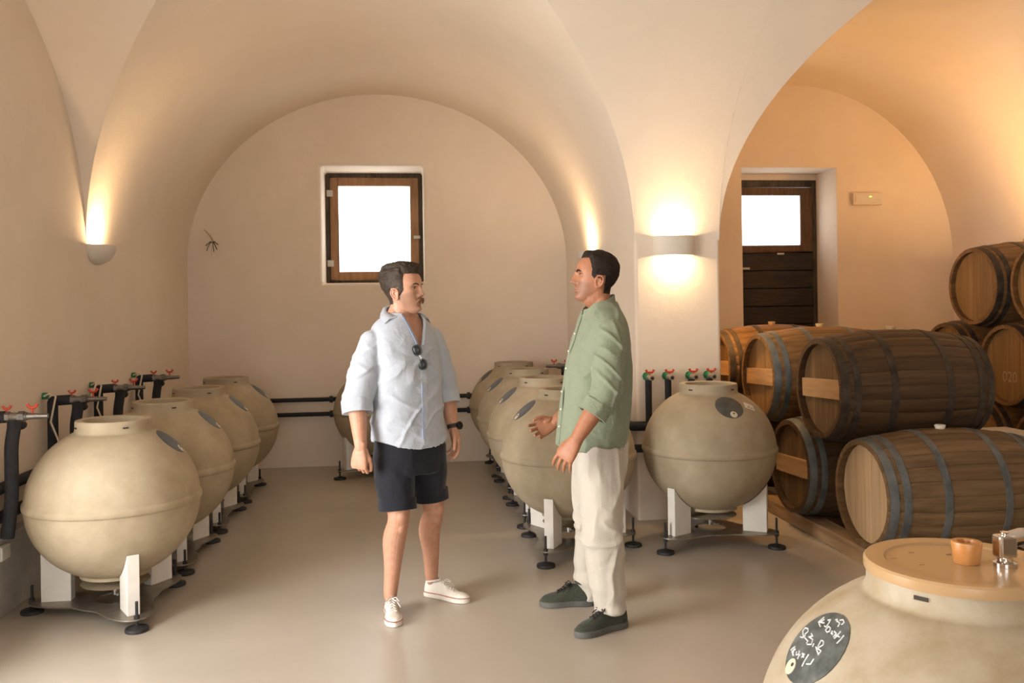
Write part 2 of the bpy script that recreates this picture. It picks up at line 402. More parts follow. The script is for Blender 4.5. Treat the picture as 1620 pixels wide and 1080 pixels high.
def make_jar(label, loc, az, zoff=0, body=m_jar, me=jar_me, group='stoneware jars'):
    x, y = loc
    o = thing('wine_jar', label, 'jar', (x, y, ZE+zoff), 0, group)
    link('jar_body', me if body is m_jar else me.copy(), body, o)
    add_sticker(o, az)
    for k in range(4):
        a = math.radians(35+90*k); c, s_ = math.cos(a), math.sin(a)
        mb = MB().box(-.003, .003, -.014, .014, -.004, .004); mb.xf(Matrix.Translation(((NR+.001)*c, (NR+.001)*s_, ZTOP-.034)) @ Matrix.Rotation(a, 4, 'Z'))
        mb.build('rim_slot_shade', m_hole, o)  # dark block painted in for the shade inside a rim hole
    v = MB(); v.lathe([(.0, -.50), (.02, -.50), (.02, -.47), (.028, -.465), (.028, -.45), (.018, -.445), (.018, -.40)], 14)
    vo = v.build('drain_valve', m_steel, o, smooth=40)
    MB().cyl((0, 0, -.482), (.03, -.075, -.482), .007, 8).build('valve_lever', m_steel, vo, smooth=40)
    return o
# stand: concave triangular plate, three white wedge legs shaped to the jar, levelling feet
FR = .42; ZP = .075
def stand_meshes():
    n = 90; outer = []; inner = []
    for k in range(n):
        a = 2*math.pi*k/n
        c = math.cos(3*a); r = .20+.225*((c+1)/2)**2.4+.012
        outer.append((r*math.cos(a), r*math.sin(a))); inner.append((.10*math.cos(a), .10*math.sin(a)))
    mb = MB(); z0, z1 = ZP, ZP+.007
    vs = [(x, y, z0) for x, y in outer]+[(x, y, z1) for x, y in outer]+[(x, y, z0) for x, y in inner]+[(x, y, z1) for x, y in inner]; fs = []
    for k in range(n):
        j = (k+1) % n
        fs += [(k, j, n+j, n+k), (n+k, n+j, 3*n+j, 3*n+k), (k, 2*n+k, 2*n+j, j), (2*n+k, 3*n+k, 3*n+j, 2*n+j)]
    mb.add(vs, fs); plate = mb.mesh('stand_plate', 40)
    lg = MB(); ri, ro = .215, .365; prof = [(ri, ZP+.007), (ro, ZP+.007)]
    def zs(r): return ZE-RV*math.sqrt(1-(r/(RB+.002))**2)-.003
    top = [(ro, zs(ro)+.0)]+[(ro-(ro-ri)*i/8, zs(ro-(ro-ri)*i/8)) for i in range(1, 9)]
    poly = prof+top; t = .03
    k = len(poly); lg.add([(r, -t, z) for r, z in poly]+[(r, t, z) for r, z in poly], [tuple(range(k)), tuple(range(2*k-1, k-1, -1))]+[(i, k+i, k+(i+1) % k, (i+1) % k) for i in range(k)])
    leg = lg.mesh('support_leg')
    ft = MB().lathe([(0, 0), (.055, 0), (.057, .006), (.054, .017), (.022, .025), (.014, .03), (0, .03)], 20).mesh('foot', 40)
    rod = MB(); rod.lathe([(0, .02), (.0075, .02), (.0075, ZP-.012), (.014, ZP-.012), (.014, ZP), (.014, ZP+.007), (.014, ZP+.02), (.0075, ZP+.021), (.0075, .17), (0, .17)], 10)
    return plate, leg, ft, rod.mesh('threaded_rod', 30)
ST_PLATE, ST_LEG, ST_FOOT, ST_ROD = stand_meshes()
def make_stand(label, loc, rz, zoff=0):
    o = thing('jar_stand', label, 'stand', (loc[0], loc[1], 0), rz, 'three-legged jar stands')
    p = link('stand_plate', ST_PLATE, m_plate, o); p.location.z = zoff
    for k in range(3):
        a = 2*math.pi*k/3
        l = link('support_leg', ST_LEG, m_legw, o, bevel=.003); l.rotation_euler.z = a; l.location.z = zoff
        f = link('foot', ST_FOOT, m_black, o); f.location = (FR*math.cos(a), FR*math.sin(a), 0)
        r = link('threaded_rod', ST_ROD, m_steel if False else m_black, f); r.location = (0, 0, zoff*.5)
        r.scale.z = 1+zoff*4
    return o
H_ = math.pi
LY = [4.885, 5.83, 6.805, 7.79]; RY = [5.61, 6.575, 7.54, 8.495]
lj = ['largest pale stoneware jar in front of the left wall row', 'stoneware jar second from the front in the left row', 'stoneware jar third from the front in the left row', 'farthest stoneware jar of the left row, nearest the back wall']
rj = ['stoneware jar right behind the man in the green shirt', 'stoneware jar second in the right row, behind the green shirt jar', 'stoneware jar third in the right row, half hidden', 'farthest stoneware jar of the right row at the back wall']
ls = ['stand with white legs under the largest jar at the far left', 'stand under the second jar of the left row', 'stand under the third jar of the left row', 'stand under the farthest jar of the left row']
rs = ['stand with white legs under the jar behind the green shirt', 'stand under the second jar of the right row', 'stand under the third jar of the right row', 'stand under the farthest jar of the right row']
for k in range(4):
    make_jar(lj[k], (-1.55, LY[k]), .05, -.022); make_stand(ls[k], (-1.55, LY[k]), H_, -.022)
    make_jar(rj[k], (1.01, RY[k]), H_+.1, .012); make_stand(rs[k], (1.01, RY[k]), 0, .012)
make_jar('stoneware jar alone against the back wall behind the blue shirt', (-.28, 8.50), -H_/2); make_stand('stand under the lone jar against the back wall', (-.28, 8.50), H_/2)
rjar = make_jar('stoneware jar with round black sticker and paper label before the pier', (1.947, 5.61), -H_/2+.13, .02); make_stand('stand with two white legs showing under the jar beside the barrels', (1.947, 5.61), H_/2, .02)
# paper label
def patch(az, el, x0, x1, y0, y1, rot, off, name, mt, parent, n=6):
    mb = MB(); vs = []; fs = []
    for i in range(n+1):
        for j in range(n+1):
            x = x0+(x1-x0)*i/n; y = y0+(y1-y0)*j/n; vs.append(on_jar(az, el, x*math.cos(rot)-y*math.sin(rot), x*math.sin(rot)+y*math.cos(rot), off))
    for i in range(n):
        for j in range(n): fs.append((i*(n+1)+j, (i+1)*(n+1)+j, (i+1)*(n+1)+j+1, i*(n+1)+j+1))
    mb.add(vs, fs); return link(name, mb.mesh(name, 60), mt, parent)
AZR = -H_/2+.13
pl = patch(AZR, .83, .115, .205, .008, .065, -.12, .0016, 'paper_label', m_paper, rjar)
for (x0, x1, y) in ((.155, .165, .037), (.135, .143, .018), (.150, .158, .020), (.165, .172, .018), (.178, .186, .019), (.143, .150, .022), (.172, .178, .022)):
    patch(AZR, .83, x0, x1, y, y+.006, -.12, .0026, 'handwriting', m_ink, pl, 1)
# ---- foreground jar with lid, bung, fitting and chalk writing
FJ = (1.17, 1.78)
fj = make_jar('large stoneware jar in the foreground corner with chalk writing on its sticker', FJ, 3.115, -.036, m_jarf)
make_stand('stand under the foreground jar', FJ, 0, -.036)
STROKES = [[(-50, 715), (-27, 759), (32, 724), (35, 699)], [(20, 731), (147, 721), (195, 632)], [(69, 770), (123, 826), (227, 793), (227, 714)], [(-467, 623), (-474, 529), (-486, 448)], [(-382, 580), (-430, 470), (-262, 517)], [(-472, 454), (-273, 399)], [(-255, 609), (-192, 657), (-120, 557)], [(-176, 468), (-94, 469), (-132, 564)], [(-51, 515), (-27, 415), (59, 398), (111, 450), (47, 515), (-51, 515)], [(182, 439), (261, 434), (162, 489)], [(327, 399), (335, 501), (221, 509)], [(382, 383), (391, 485), (369, 594)], [(317, 466), (480, 490)], [(529, 570), (549, 461), (547, 342)], [(-668, -51), (-541, -29), (-509, 52)], [(-535, -4), (-767, 80), (-784, 170), (-633, 196), (-535, 148), (-567, 54)], [(-464, 0), (-256, -7), (-245, -70)], [(-355, 160), (-231, 142), (-342, 71), (-143, 88), (-69, -14), (-197, -71)], [(-16, 34), (25, -36)], [(117, 10), (362, -80)], [(157, 8), (342, 18)], [(172, 38), (110, 187), (192, 207), (264, 143), (211, 36)], [(342, 18), (336, -73)], [(-667, -415), (-581, -289), (-431, -468)], [(-476, -316), (-576, -416), (-382, -450)], [(-378, -342), (-310, -400), (-228, -345), (-294, -287)], [(-170, -446), (-189, -371), (-172, -321)], [(-70, -360), (-40, -262), (-137, -284), (7, -325)], [(127, -494), (99, -364), (83, -204)], [(211, -391), (323, -333), (309, -205)]]
fs_ = [c for c in fj.children if c.name.startswith('sticker')][0]
for c in list(fs_.children): bpy.data.objects.remove(c)
bpy.data.objects.remove(fs_)
AZF, ELF = 3.115, .705
fs_ = link('sticker', disc_mesh(AZF, ELF, .0905, .0018), m_stickl, fj)
link('logo_dot', disc_mesh(AZF, ELF, .0185, .0032, -.026, -.067, rings=2, n=20), m_cream, fs_)
link('dot_mark', disc_mesh(AZF, ELF, .0045, .0042, -.021, -.061, rings=1, n=10), m_hole, fs_)
chalk = MB()
for s_ in STROKES:
    pts = []
    for i in range(len(s_)-1):
        (xa, ya), (xb, yb) = s_[i], s_[i+1]
        for q in range(4): pts.append((xa+(xb-xa)*q/4, ya+(yb-ya)*q/4))
    pts.append(s_[-1])
    chalk.tube([on_jar(AZF, ELF, x*1e-4, y*1e-4, .0020) for x, y in pts], .0017, 6)
chalk.build('chalk_writing', m_chalk, fs_, smooth=60)
# lid, bung, chrome fitting, sitting on the foreground jar
def m_lid_():
    m, nt, b = nodes('amber_plastic_lid'); b.inputs['Base Color'].default_value = (.62, .40, .20, 1); b.inputs['Roughness'].default_value = .22
    b.inputs['Transmission Weight'].default_value = .25; b.inputs['IOR'].default_value = 1.45; return m
m_lid = m_lid_()
LZ = ZE-.036+ZTOP-.018
lid = MB().lathe([(0, .012), (.1865, .012), (.187, 0), (.191, -.002), (.1925, .004), (.192, .018), (.188, .0225), (.176, .023), (.150, .0215), (.146, .018), (0, .018)], 64).build('jar_lid', m_lid, fj, smooth=35)
for k in range(5):
    if k == 0: lid.location = (0, 0, LZ+.001-fj.location.z); lid['label'] = 'translucent amber plastic lid'
    a = 2*math.pi*k/5+.4
    MB().box(-.006, .006, -.002, .002, .018, .0195).xf(Matrix.Translation((.07*math.cos(a)-.05, .05*math.sin(a)+.04, 0))).build('moulded_mark', m_lid, lid)
m_bungo = mat('orange_silicone', (.50, .20, .05), (.60, .30, .10), 9, .35, sss=.3)
bp = thing('silicone_bung', 'orange silicone bung standing in the amber lid', 'bung', (FJ[0]+.015, FJ[1]-.005, LZ+.0195))
MB().lathe([(0, 0), (.025, 0), (.026, .003), (.031, .042), (.030, .046), (.026, .047), (.019, .046), (.017, .036), (0, .035)], 32).build('bung_body', m_bungo, bp, smooth=40)
m_chrome = mat('chrome', (.75, .74, .72), rough=.12, metal=1)
ft = thing('chrome_fitting', 'chrome clamp fitting screwed into the amber lid', 'fitting', (FJ[0]+.078, FJ[1]-.04, LZ+.0195))
MB().lathe([(0, 0), (.024, 0), (.024, .008), (.016, .012), (.016, .02), (0, .02)], 24).build('flange', m_chrome, ft, smooth=40)
MB().box(-.02, .02, -.016, .016, .018, .066).build('clamp_block', m_chrome, ft, bevel=.006, seg=3)
MB().tube([(0, 0, .058), (.03, -.005, .066), (.075, -.01, .066)], [.013, .014, .014], 16).build('outlet', m_chrome, ft, smooth=50)
MB().lathe([(0, .066), (.008, .066), (.009, .072), (0, .074)], 12).build('screw', m_chrome, ft, smooth=40)
# ------------------------------------------------------------------ barrels
BL, BRE, BRB, NST = 1.0, .312, .368, 26
def brad(x): return BRE+(BRB-BRE)*(1-(2*x/BL)**2)
def stave_mesh():
    mb = MB(); rings = []; hw = math.pi/NST
    for i in range(11):
        x = -BL/2+BL*i/10; r = brad(x)
        ring = []
        for a, dr in ((-hw*.985, -.0035), (-hw*.8, 0), (0, .0012), (hw*.8, 0), (hw*.985, -.0035), (hw*.985, -.027), (-hw*.985, -.027)):
            q = r+dr; ring.append((x, q*math.sin(a), q*math.cos(a)))
        rings.append(ring)
    mb.loft(rings); return mb.mesh('stave', 35)
STAVE = stave_mesh()
def hoop_mesh(x0, x1, dr=.0):
    prof = [(brad(x0)-.002, x0), (brad(x0)+.004+dr, x0), (brad((x0+x1)/2)+.0045+dr, (x0+x1)/2), (brad(x1)+.004+dr, x1), (brad(x1)-.002, x1)]
    return MB().lathe(prof, 52, 'x').mesh('hoop', 40)
HOOPS = [hoop_mesh(-BL/2+.004, -BL/2+.052), hoop_mesh(-BL/2+.078, -BL/2+.118), hoop_mesh(-BL/2+.30, -BL/2+.342),
         hoop_mesh(BL/2-.342, BL/2-.30), hoop_mesh(BL/2-.118, BL/2-.078), hoop_mesh(BL/2-.052, BL/2-.004)]
def board_meshes(nb=7):
    R = BRE-.024; ms = []
    ys = [-R+2*R*i/nb for i in range(nb+1)]
    for i in range(nb):
        y0, y1 = ys[i]+.0012, ys[i+1]-.0012
        pts = [(y, math.sqrt(max(R*R-y*y, 1e-6))) for y in np.linspace(y0, y1, 5)]
        poly = pts+[(y, -z) for y, z in reversed(pts)]
        mb = MB(); n = len(poly); th = .011
        mb.add([(-th, y, z) for y, z in poly]+[(th, y, z) for y, z in poly], [tuple(range(n)), tuple(range(2*n-1, n-1, -1))]+[(k, n+k, n+(k+1) % n, (k+1) % n) for k in range(n)])
        ms.append(mb.mesh('head_board'))
    return ms
BOARDS = board_meshes()
BUNG = MB().lathe([(0, -.01), (.024, -.01), (.026, .0), (.031, .014), (.031, .019), (.026, .022), (0, .021)], 20).mesh('bung', 40)
BATTEN = MB().box(-.011, .011, -(BRE-.045), BRE-.045, -.060, .060).mesh('batten')
MATC = {}
def mesh_with(me, m):
    k = (me.name, m.name)
    if k not in MATC:
        c = me.copy(); c.materials.clear(); c.materials.append(m); MATC[k] = c
    return MATC[k]
def inst(name, me, m, parent, loc=(0,0,0), rot=(0,0,0)):
    o = bpy.data.objects.new(name, mesh_with(me, m)); COL.objects.link(o); o.parent = parent; o.location = loc; o.rotation_euler = rot; return o
def barrel(label, loc, stave, head, hoop, batten=False, bung=m_bung, roll=0, headrot=0, group='oak barrels', back=True, yaw=0):
    # loc: centre of the left head plane (x, y, z)
    o = thing('wine_barrel', label, 'barrel', (loc[0]+BL/2, loc[1], loc[2]), yaw, group)
    for k in range(NST):
        inst('stave', STAVE, stave, o, rot=(2*math.pi*(k+.5)/NST+roll, 0, 0))
    for h in HOOPS: inst('hoop', h, hoop, o)
    for sgn in ((-1, 1) if back else (-1,)):
        for bm_ in BOARDS: inst('head_board', bm_, head, o, (sgn*(BL/2-.055), 0, 0), (headrot, 0, 0))
    if batten: inst('batten', BATTEN, m_batten, o, (-(BL/2-.032), 0, .0), (-.04, 0, 0))
    inst('bung', BUNG, bung, o, (0, 0, BRB+.001))
    return o
SX = 2.62; Z1 = .435; Z2 = 1.012
B1 = [4.91, 5.85, 6.9, 7.9]; B2 = [5.38, 6.39, 7.40]
barrel('light oak barrel with grey hoops lying nearest, lower row of the front stack', (SX, B1[0], Z1), m_stave_new, m_head_new, m_hoop_grey, False, m_bungw)
barrel('lower-row barrel with grey hoops behind the nearest light oak barrel', (SX-.02, B1[1], Z1), m_stave_old, m_head_old, m_hoop_grey, True)
barrel('lower-row barrel in the shade, third from the front', (SX, B1[2], Z1), m_stave_old, m_head_old, m_hoop_rust, True, back=False)
barrel('upper-row dark barrel with batten lying on the nearest light oak barrel', (SX-.03, B2[0], Z2), m_stave_old, m_head_old, m_hoop_rust, True)
barrel('upper-row barrel with amber lit batten, second from the front', (SX-.02, B2[1], Z2), m_stave_amber, m_head_amber, m_hoop_grey, True)
barrel('upper-row barrel farthest back, half hidden by the white pier', (SX+.03, B2[2], Z2), m_stave_amber, m_head_old, m_hoop_rust, True)
S2 = 4.62
m_stencil = mat('stencil_paint', (.30, .19, .10), (.42, .29, .17), 60, .8)
st2 = [(6.02, 1.675, 'top barrel of the rear stack cut off by the right edge'), (6.80, 1.675, 'top barrel of the rear stack with its round amber head in full view'),
       (5.63, 1.05, 'nearest middle-row barrel of the rear stack'), (6.41, 1.05, 'middle-row barrel of the rear stack with a marked head'), (7.19, 1.05, 'middle-row barrel of the rear stack farthest back'),
       (5.24, .425, 'bottom-row barrel of the rear stack nearest the camera'), (6.02, .425, 'bottom-row barrel of the rear stack, second from the camera'), (6.80, .425, 'bottom-row barrel of the rear stack, third from the camera'), (7.58, .425, 'bottom-row barrel of the rear stack farthest back')]
for k, (y, z, lb) in enumerate(st2):
    if k in (5,): continue
    b_ = barrel(lb, (S2, y, z), m_stave_amber, m_head_amber, m_hoop_rust, False, m_bung, back=False, group='oak barrels in the rear stack')
    if 'marked head' in lb:
        cu = bpy.data.curves.new('stencil', 'FONT'); cu.body = '020'; cu.size = .115; cu.extrude = .0006; cu.align_x = 'CENTER'
        to = bpy.data.objects.new('tmp', cu); COL.objects.link(to); dg = bpy.context.evaluated_depsgraph_get(); dg.update()
        tm = bpy.data.meshes.new_from_object(to.evaluated_get(dg)); bpy.data.objects.remove(to)
        tm.transform(Matrix.Translation((-(BL/2-.0425), 0, -.13)) @ Matrix(((0, 0, -1, 0), (-1, 0, 0, 0), (0, 1, 0, 0), (0, 0, 0, 1))))
        link('stencil_number', tm, m_stencil, b_)
# rails
def rail(label, x, y0, y1, wd, hgt):
    o = MB().box(x, x+wd, y0, y1, 0.0, hgt).build('timber_rail', m_beam, bevel=.006); return tag(o, label, 'beam')
rail('long timber rail under the near heads of the front barrels', 2.66, 4.55, 8.3, .13, .10)
rail('long timber rail under the far ends of the front barrels', 3.44, 4.55, 8.3, .13, .10)
rail('timber rail under the near heads of the rear barrel stack', S2+.12, 5.5, 8.0, .14, .085)
rail('timber rail under the far ends of the rear barrel stack', S2+.80, 5.5, 8.0, .14, .085)
# white crate glimpsed between the stacks
wc = thing('plastic_crate', 'low white plastic crate glimpsed between the two barrel stacks', 'crate', (4.16, 5.75, 0))
MB().box(-.2, .2, -.3, .3, 0, .60).build('crate_body', m_white, wc, bevel=.02)
MB().box(-.215, .215, -.315, .315, .585, .625).build('crate_rim', m_white, wc, bevel=.01)
# ------------------------------------------------------------------ sconces
def spot_area(name, loc, dirv, size, energy, color, parent=None, spread=math.pi):
    l = bpy.data.lights.new(name, 'AREA'); l.shape = 'DISK'; l.size = size; l.energy = energy; l.color = color; l.spread = spread
    o = bpy.data.objects.new(name, l); COL.objects.link(o); o.location = loc; o.rotation_euler = Vector(dirv).to_track_quat('-Z', 'Y').to_euler()
    if parent: o.parent = parent
    return o
def bowl_mesh(w=.165, d=.135, h=.135):
    # half bowl against a wall at x=0, opening upwards, projecting along +x
    mb = MB(); rings = []; n = 20
    def ring(t, off):
        s = math.cos(t); z = -h*math.sin(t)
        return [((d-off)*s*math.sin(math.pi*k/n), -(w-off)*s*math.cos(math.pi*k/n), z) for k in range(n+1)]
    outer = [ring(t, 0) for t in np.linspace(0, math.pi/2*.96, 9)]; inner = [ring(t, .012) for t in np.linspace(0, math.pi/2*.9, 8)]
    mb.loft(list(reversed(outer))+inner, close=False, cap=False)
    return mb.mesh('bowl', 50)
WARM = (1, .68, .38); AMB = (1, .56, .20)
BOWL = bowl_mesh()
def bowl_sconce(label, loc, rz, energy, color):
    o = thing('wall_sconce', label, 'wall lamp', loc, rz, 'half bowl wall sconces')
    link('bowl', BOWL, m_sconce, o)
    MB().box(0, .006, -.11, .11, -.10, -.01).build('back_plate', m_sconce, o)
    MB().ell((.055, 0, -.035), (.018, .018, .022), 14, 8).build('bulb', m_bulb, o, smooth=180)
    spot_area('sconce_light', (.055, 0, -.006), (-.12, 0, 1), .05, energy, color, o)
    return o
bowl_sconce('half bowl plaster sconce glowing upwards on the left wall', (XL+.001, 6.44, 2.03), 0, 10, WARM)
bowl_sconce('half bowl sconce behind the green shirted man on the pier side', (PXL-.001, 7.72, 2.04), H_, 10, WARM)
bowl_sconce('half bowl sconce on the right wall of the barrel bay', (XR-.001, 7.25, 1.95), H_, 46, AMB)
def curved_sconce(label, loc, rz, en=6, colr=WARM):
    # half round shell, open at top and bottom, projecting along +x
    o = thing('wall_sconce', label, 'wall lamp', loc, rz)
    w, d, h, t = .152, .105, .07, .010; n = 24
    def ring(z, off): return [((d-off)*math.sin(math.pi*k/n)**.8, -(w-off)*math.cos(math.pi*k/n), z) for k in range(n+1)]
    MB().loft([ring(-h, t), ring(-h, 0), ring(h, 0), ring(h, t), ring(-h, t)], close=False, cap=False).build('shell', m_sconce, o, smooth=40)
    MB().box(0, .006, -.145, .145, -h+.004, h-.004).build('back_plate', m_sconce, o)
    MB().cyl((.05, -.05, 0), (.05, .05, 0), .011, 10).build('bulb', m_bulb, o, smooth=60)
    spot_area('sconce_light_up', (.05, 0, .045), (-.1, 0, 1), .07, en, colr, o)
    spot_area('sconce_light_down', (.05, 0, -.045), (-.1, 0, -1), .07, en, colr, o)
    return o
curved_sconce('curved white up and down sconce on the pier front', (1.93, YS-.001, 1.99), -H_/2)
curved_sconce('curved up and down sconce on the pier side facing the barrels', (PXR+.001, 7.0, 1.99), 0, 16, AMB)
# ------------------------------------------------------------------ valves and pipes
def pipe(mb, pts, r=.024, n=12): mb.tube(pts, r, n)
def rounded(pts, rad=.05, n=5):
    pts = [Vector(p) for p in pts]; out = [pts[0]]
    for i in range(1, len(pts)-1):
        a = (pts[i-1]-pts[i]); b = (pts[i+1]-pts[i]); q = min(rad, a.length*.45, b.length*.45)
        p0 = pts[i]+a.normalized()*q; p2 = pts[i]+b.normalized()*q
        for k in range(n+1):
            t = k/n; out.append(p0*(1-t)**2+pts[i]*2*t*(1-t)+p2*t*t)
    out.append(pts[-1]); return out
def handle(parent, p, s=1, ax='x'):
    mb = MB(); x, y, z = p
    mb.cyl((x, y, z), (x, y, z+.025*s), .005*s, 8)
    mb.tube([(x-.022*s, y, z+.042*s), (x-.012*s, y, z+.026*s), (x+.012*s, y, z+.026*s), (x+.022*s, y, z+.042*s)], [.008*s, .007*s, .007*s, .008*s], 8)
    return mb.build('handle', m_red, parent, smooth=50)
def wall_valve(label, loc, rz):
    # against a wall at x=0, valve pointing along +x, two insulated pipes down the wall
    o = thing('cooling_valve', label, 'valve', loc, rz, 'cooling water valves on the side walls')
    MB().tube(rounded([(.055, .0, -.62), (.055, 0, -.03), (.055, 0, .0), (.16, 0, .005)], .04), .030, 12).build('supply_pipe', m_pipe, o, smooth=60)
    MB().tube(rounded([(.19, .02, -.01), (.19, .02, -.05), (.175, .02, -.14), (.175, .02, -.40), (.15, .02, -.60)], .06), .032, 12).build('return_pipe', m_pipe, o, smooth=60)
    MB().lathe([(0, .0), (.02, .0), (.02, .03), (0, .03)], 12, 'x', (.0, 0, .03)).build('green_elbow', m_green, o, smooth=40)
    v = MB(); v.cyl((.12, 0, .005), (.26, 0, .005), .021, 12); v.cyl((.15, 0, .005), (.18, 0, .005), .027, 6); v.cyl((.22, 0, .005), (.25, 0, .005), .027, 6); v.cyl((.26, 0, .005), (.36, 0, .005), .017, 12, .012)
    v.build('valve_body', m_valve, o, smooth=40)
    handle(o, (.165, 0, .022), .9); handle(o, (.285, 0, .02), 1.1)
    MB().cyl((.20, .045, -.02), (.20, .09, -.05), .024, 10).build('side_plug', m_black, o, smooth=50)
    MB().tube([(.02, -.03, .03), (.05, -.04, .045), (.09, -.045, .03), (.06, -.045, -.12), (.13, -.05, -.30)], .006, 6).build('cable', m_wire, o, smooth=60)
    return o
VL = [('nearest left wall valve with two red handles and black pipe', 4.66), ('second valve along the left wall with a looping cable', 5.52), ('third valve along the left wall above the jars', 6.30), ('farthest valve on the left wall near the corner', 7.22)]
for lb, y in VL: wall_valve(lb, (XL, y, 1.045), 0)
wall_valve('valve on the pier side peeping out behind the green shirt', (PXL, 8.2, 1.0), H_)
ml = MB(); 
for z in (.50, .66): ml.tube(rounded([(XL+.055, 4.3, z), (XL+.055, 8.86, z), ], .1), .028, 12)
mo = thing('insulated_main', 'pair of black insulated pipes running low along the left wall', 'pipe')
for z in (.52, .665): MB().tube([(XL+.06, 4.66, z), (XL+.06, YB-.03, z)], .030, 12).build('pipe', m_pipe, mo, smooth=60)
mo = thing('insulated_main', 'pair of thin black pipes running along the back wall', 'pipe')
for z in (.53, .675):
    MB().tube([(XL+.06, YB-.06, z), (PXL-.06, YB-.06, z)], .021, 12).build('pipe', m_pipe, mo, smooth=60)
    for x in (-.77, .6): MB().cyl((x-.015, YB-.06, z), (x+.015, YB-.06, z), .034, 12).build('clamp', m_black, mo, smooth=40)
mo = thing('cable', 'cream cable sagging between the left wall valves', 'cable')
MB().tube([(XL+.05, 5.56, 1.06), (XL+.10, 5.7, 1.03), (XL+.12, 5.85, .99), (XL+.10, 6.05, 1.03), (XL+.05, 6.28, 1.09)], .006, 6).build('cable_run', m_wire, mo, smooth=60)
wj = thing('junction_box', 'small white box on the plinth at the left edge', 'box', (-2.093, 4.82, .30))
MB().box(0, .03, -.05, .05, 0, .075).build('box_body', m_white, wj, bevel=.008)
# valves on the pier front
PV = [('leftmost of the green and red taps on the pier', 1.715), ('second green and red tap from the left on the pier', 1.86), ('third green and red tap from the left on the pier', 2.035), ('rightmost of the green and red taps on the pier', 2.17)]
for k, (lb, x) in enumerate(PV):
    o = thing('pier_tap', lb, 'tap', (x, YS, 1.045), -H_/2, 'taps on the pier')
    drop = [-.35, -.35, -.5, -.5][k]
    MB().tube([(.05, 0, -.02), (.05, 0, drop+.02)], .024, 12).build('drop_pipe', m_pipe, o, smooth=60)
    g = MB(); g.tube(rounded([(.0, 0, .0), (.05, 0, .0), (.05, 0, -.03)], .02), .021, 10); g.cyl((.0, 0, 0), (.012, 0, 0), .032, 8); g.ell((.05, 0, .008), (.025, .022, .026), 12, 8); g.build('green_elbow', m_green, o, smooth=50)
    v = MB(); v.cyl((.06, 0, 0), (.10, 0, -.001), .018, 12); v.cyl((.10, 0, -.001), (.155, 0, -.004), .021, 12, .018); v.build('tap_body', m_brass, o, smooth=40)
    MB().lathe([(0, .156), (.012, .156), (.012, .158), (0, .158)], 12, 'x', (0, 0, -.004)).build('outlet', m_black, o)
    mb = MB(); mb.cyl((.095, 0, .01), (.095, 0, .033), .006, 8); mb.tube([(.095, -.03, .052), (.095, -.018, .034), (.095, .018, .034), (.095, .03, .052)], [.010, .008, .008, .010], 8); mb.build('handle', m_red, o, smooth=50)
mo = thing('insulated_main', 'black insulated pipes running round the foot of the pier', 'pipe')
for z, r in ((.69, .034), (.53, .03)):
    MB().tube(rounded([(PXL-.055, YB-.1, z), (PXL-.055, YS-.05, z), (PXR-.05, YS-.05, z)], .06), r, 12).build('pipe', m_pipe, mo, smooth=60)
# ------------------------------------------------------------------ small wall fixtures
em = thing('emergency_light', 'small white emergency light box beside the door', 'light', (4.92, YB, 2.67))
MB().box(-.165, .165, -.055, 0, -.065, .065).build('housing', m_plaster, em, bevel=.012, seg=3)
MB().box(-.145, .145, -.062, -.054, -.045, .045).build('diffuser', m_sconce, em, bevel=.006)
MB().box(.01, .035, -.066, -.061, .018, .026).build('indicator', m_led, em)
cw = thing('cut_wires', 'frayed bundle of cut wires sticking out of the back wall', 'wire', (-1.895, YB, 2.24))
for k, (dx, dz, ln) in enumerate([(-.06, -.03, .07), (-.05, -.08, .08), (.06, -.02, .09), (.05, -.07, .1), (.02, -.09, .09), (-.01, -.13, .06)]):
    MB().tube([(0, 0, 0), (dx*.3, -ln*.7, dz*.1+.015), (dx*.8, -ln, dz*.6), (dx, -ln*.9, dz)], .004, 6).build('wire', m_black if k < 5 else m_wire, cw, smooth=60)
MB().tube([(0, 0, .0), (-.02, -.03, .06), (-.06, -.035, .11), (-.09, -.02, .135)], [.008, .007, .005, .003], 8).build('conduit', m_bung, cw, smooth=60)
# ------------------------------------------------------------------ people
RIGHT = rt.copy(); TOW = -fw.copy(); UP = Vector((0, 0, 1))
def at(px, py, t):
    x = px-ROLL*(py-540); y = py+ROLL*(px-810); u = (x-810)/1400; v = (488-y)/1400
    return Vector((t*(u*CT+ST), t*(CT-u*ST), CH+v*t))
from mathutils.bvhtree import BVHTree
def remesh(mb, voxel, it, name):
    me = mb.mesh(name, None, clean=False); o = bpy.data.objects.new('tmp', me); COL.objects.link(o)
    r = o.modifiers.new('r', 'REMESH'); r.mode = 'VOXEL'; r.voxel_size = voxel; r.use_smooth_shade = True
    if it:
        s_ = o.modifiers.new('s', 'SMOOTH'); s_.factor = .5; s_.iterations = it
    dg = bpy.context.evaluated_depsgraph_get(); out = bpy.data.meshes.new_from_object(o.evaluated_get(dg)); out.name = name
    bpy.data.objects.remove(o); bpy.data.meshes.remove(me); out.shade_smooth(); return out
def catmull(pts, k=4):
    n = len(pts); out = []
    for i in range(n-1):
        p0, p1, p2, p3 = pts[max(i-1, 0)], pts[i], pts[i+1], pts[min(i+2, n-1)]
        for j in range(k):
            t = j/k; out.append(.5*((2*p1)+(p2-p0)*t+(2*p0-5*p1+4*p2-p3)*t*t+(3*p1-p0-3*p2+p3)*t**3))
    out.append(pts[-1]); return out
def limb(mb, pts, rad, n=18, k=4, flat=None, ends=True):
    pts = [np.array(tuple(p), float) for p in pts]
    q = catmull(pts, k); r = catmull([np.array([x], float) for x in rad], k); r = [float(x[0]) for x in r]
    mb.tube([Vector(p) for p in q], r, n, flat=flat)
    if ends:
        for p, rr in ((q[0], r[0]), (q[-1], r[-1])): mb.ell(p, (rr, rr, rr), 14, 10)
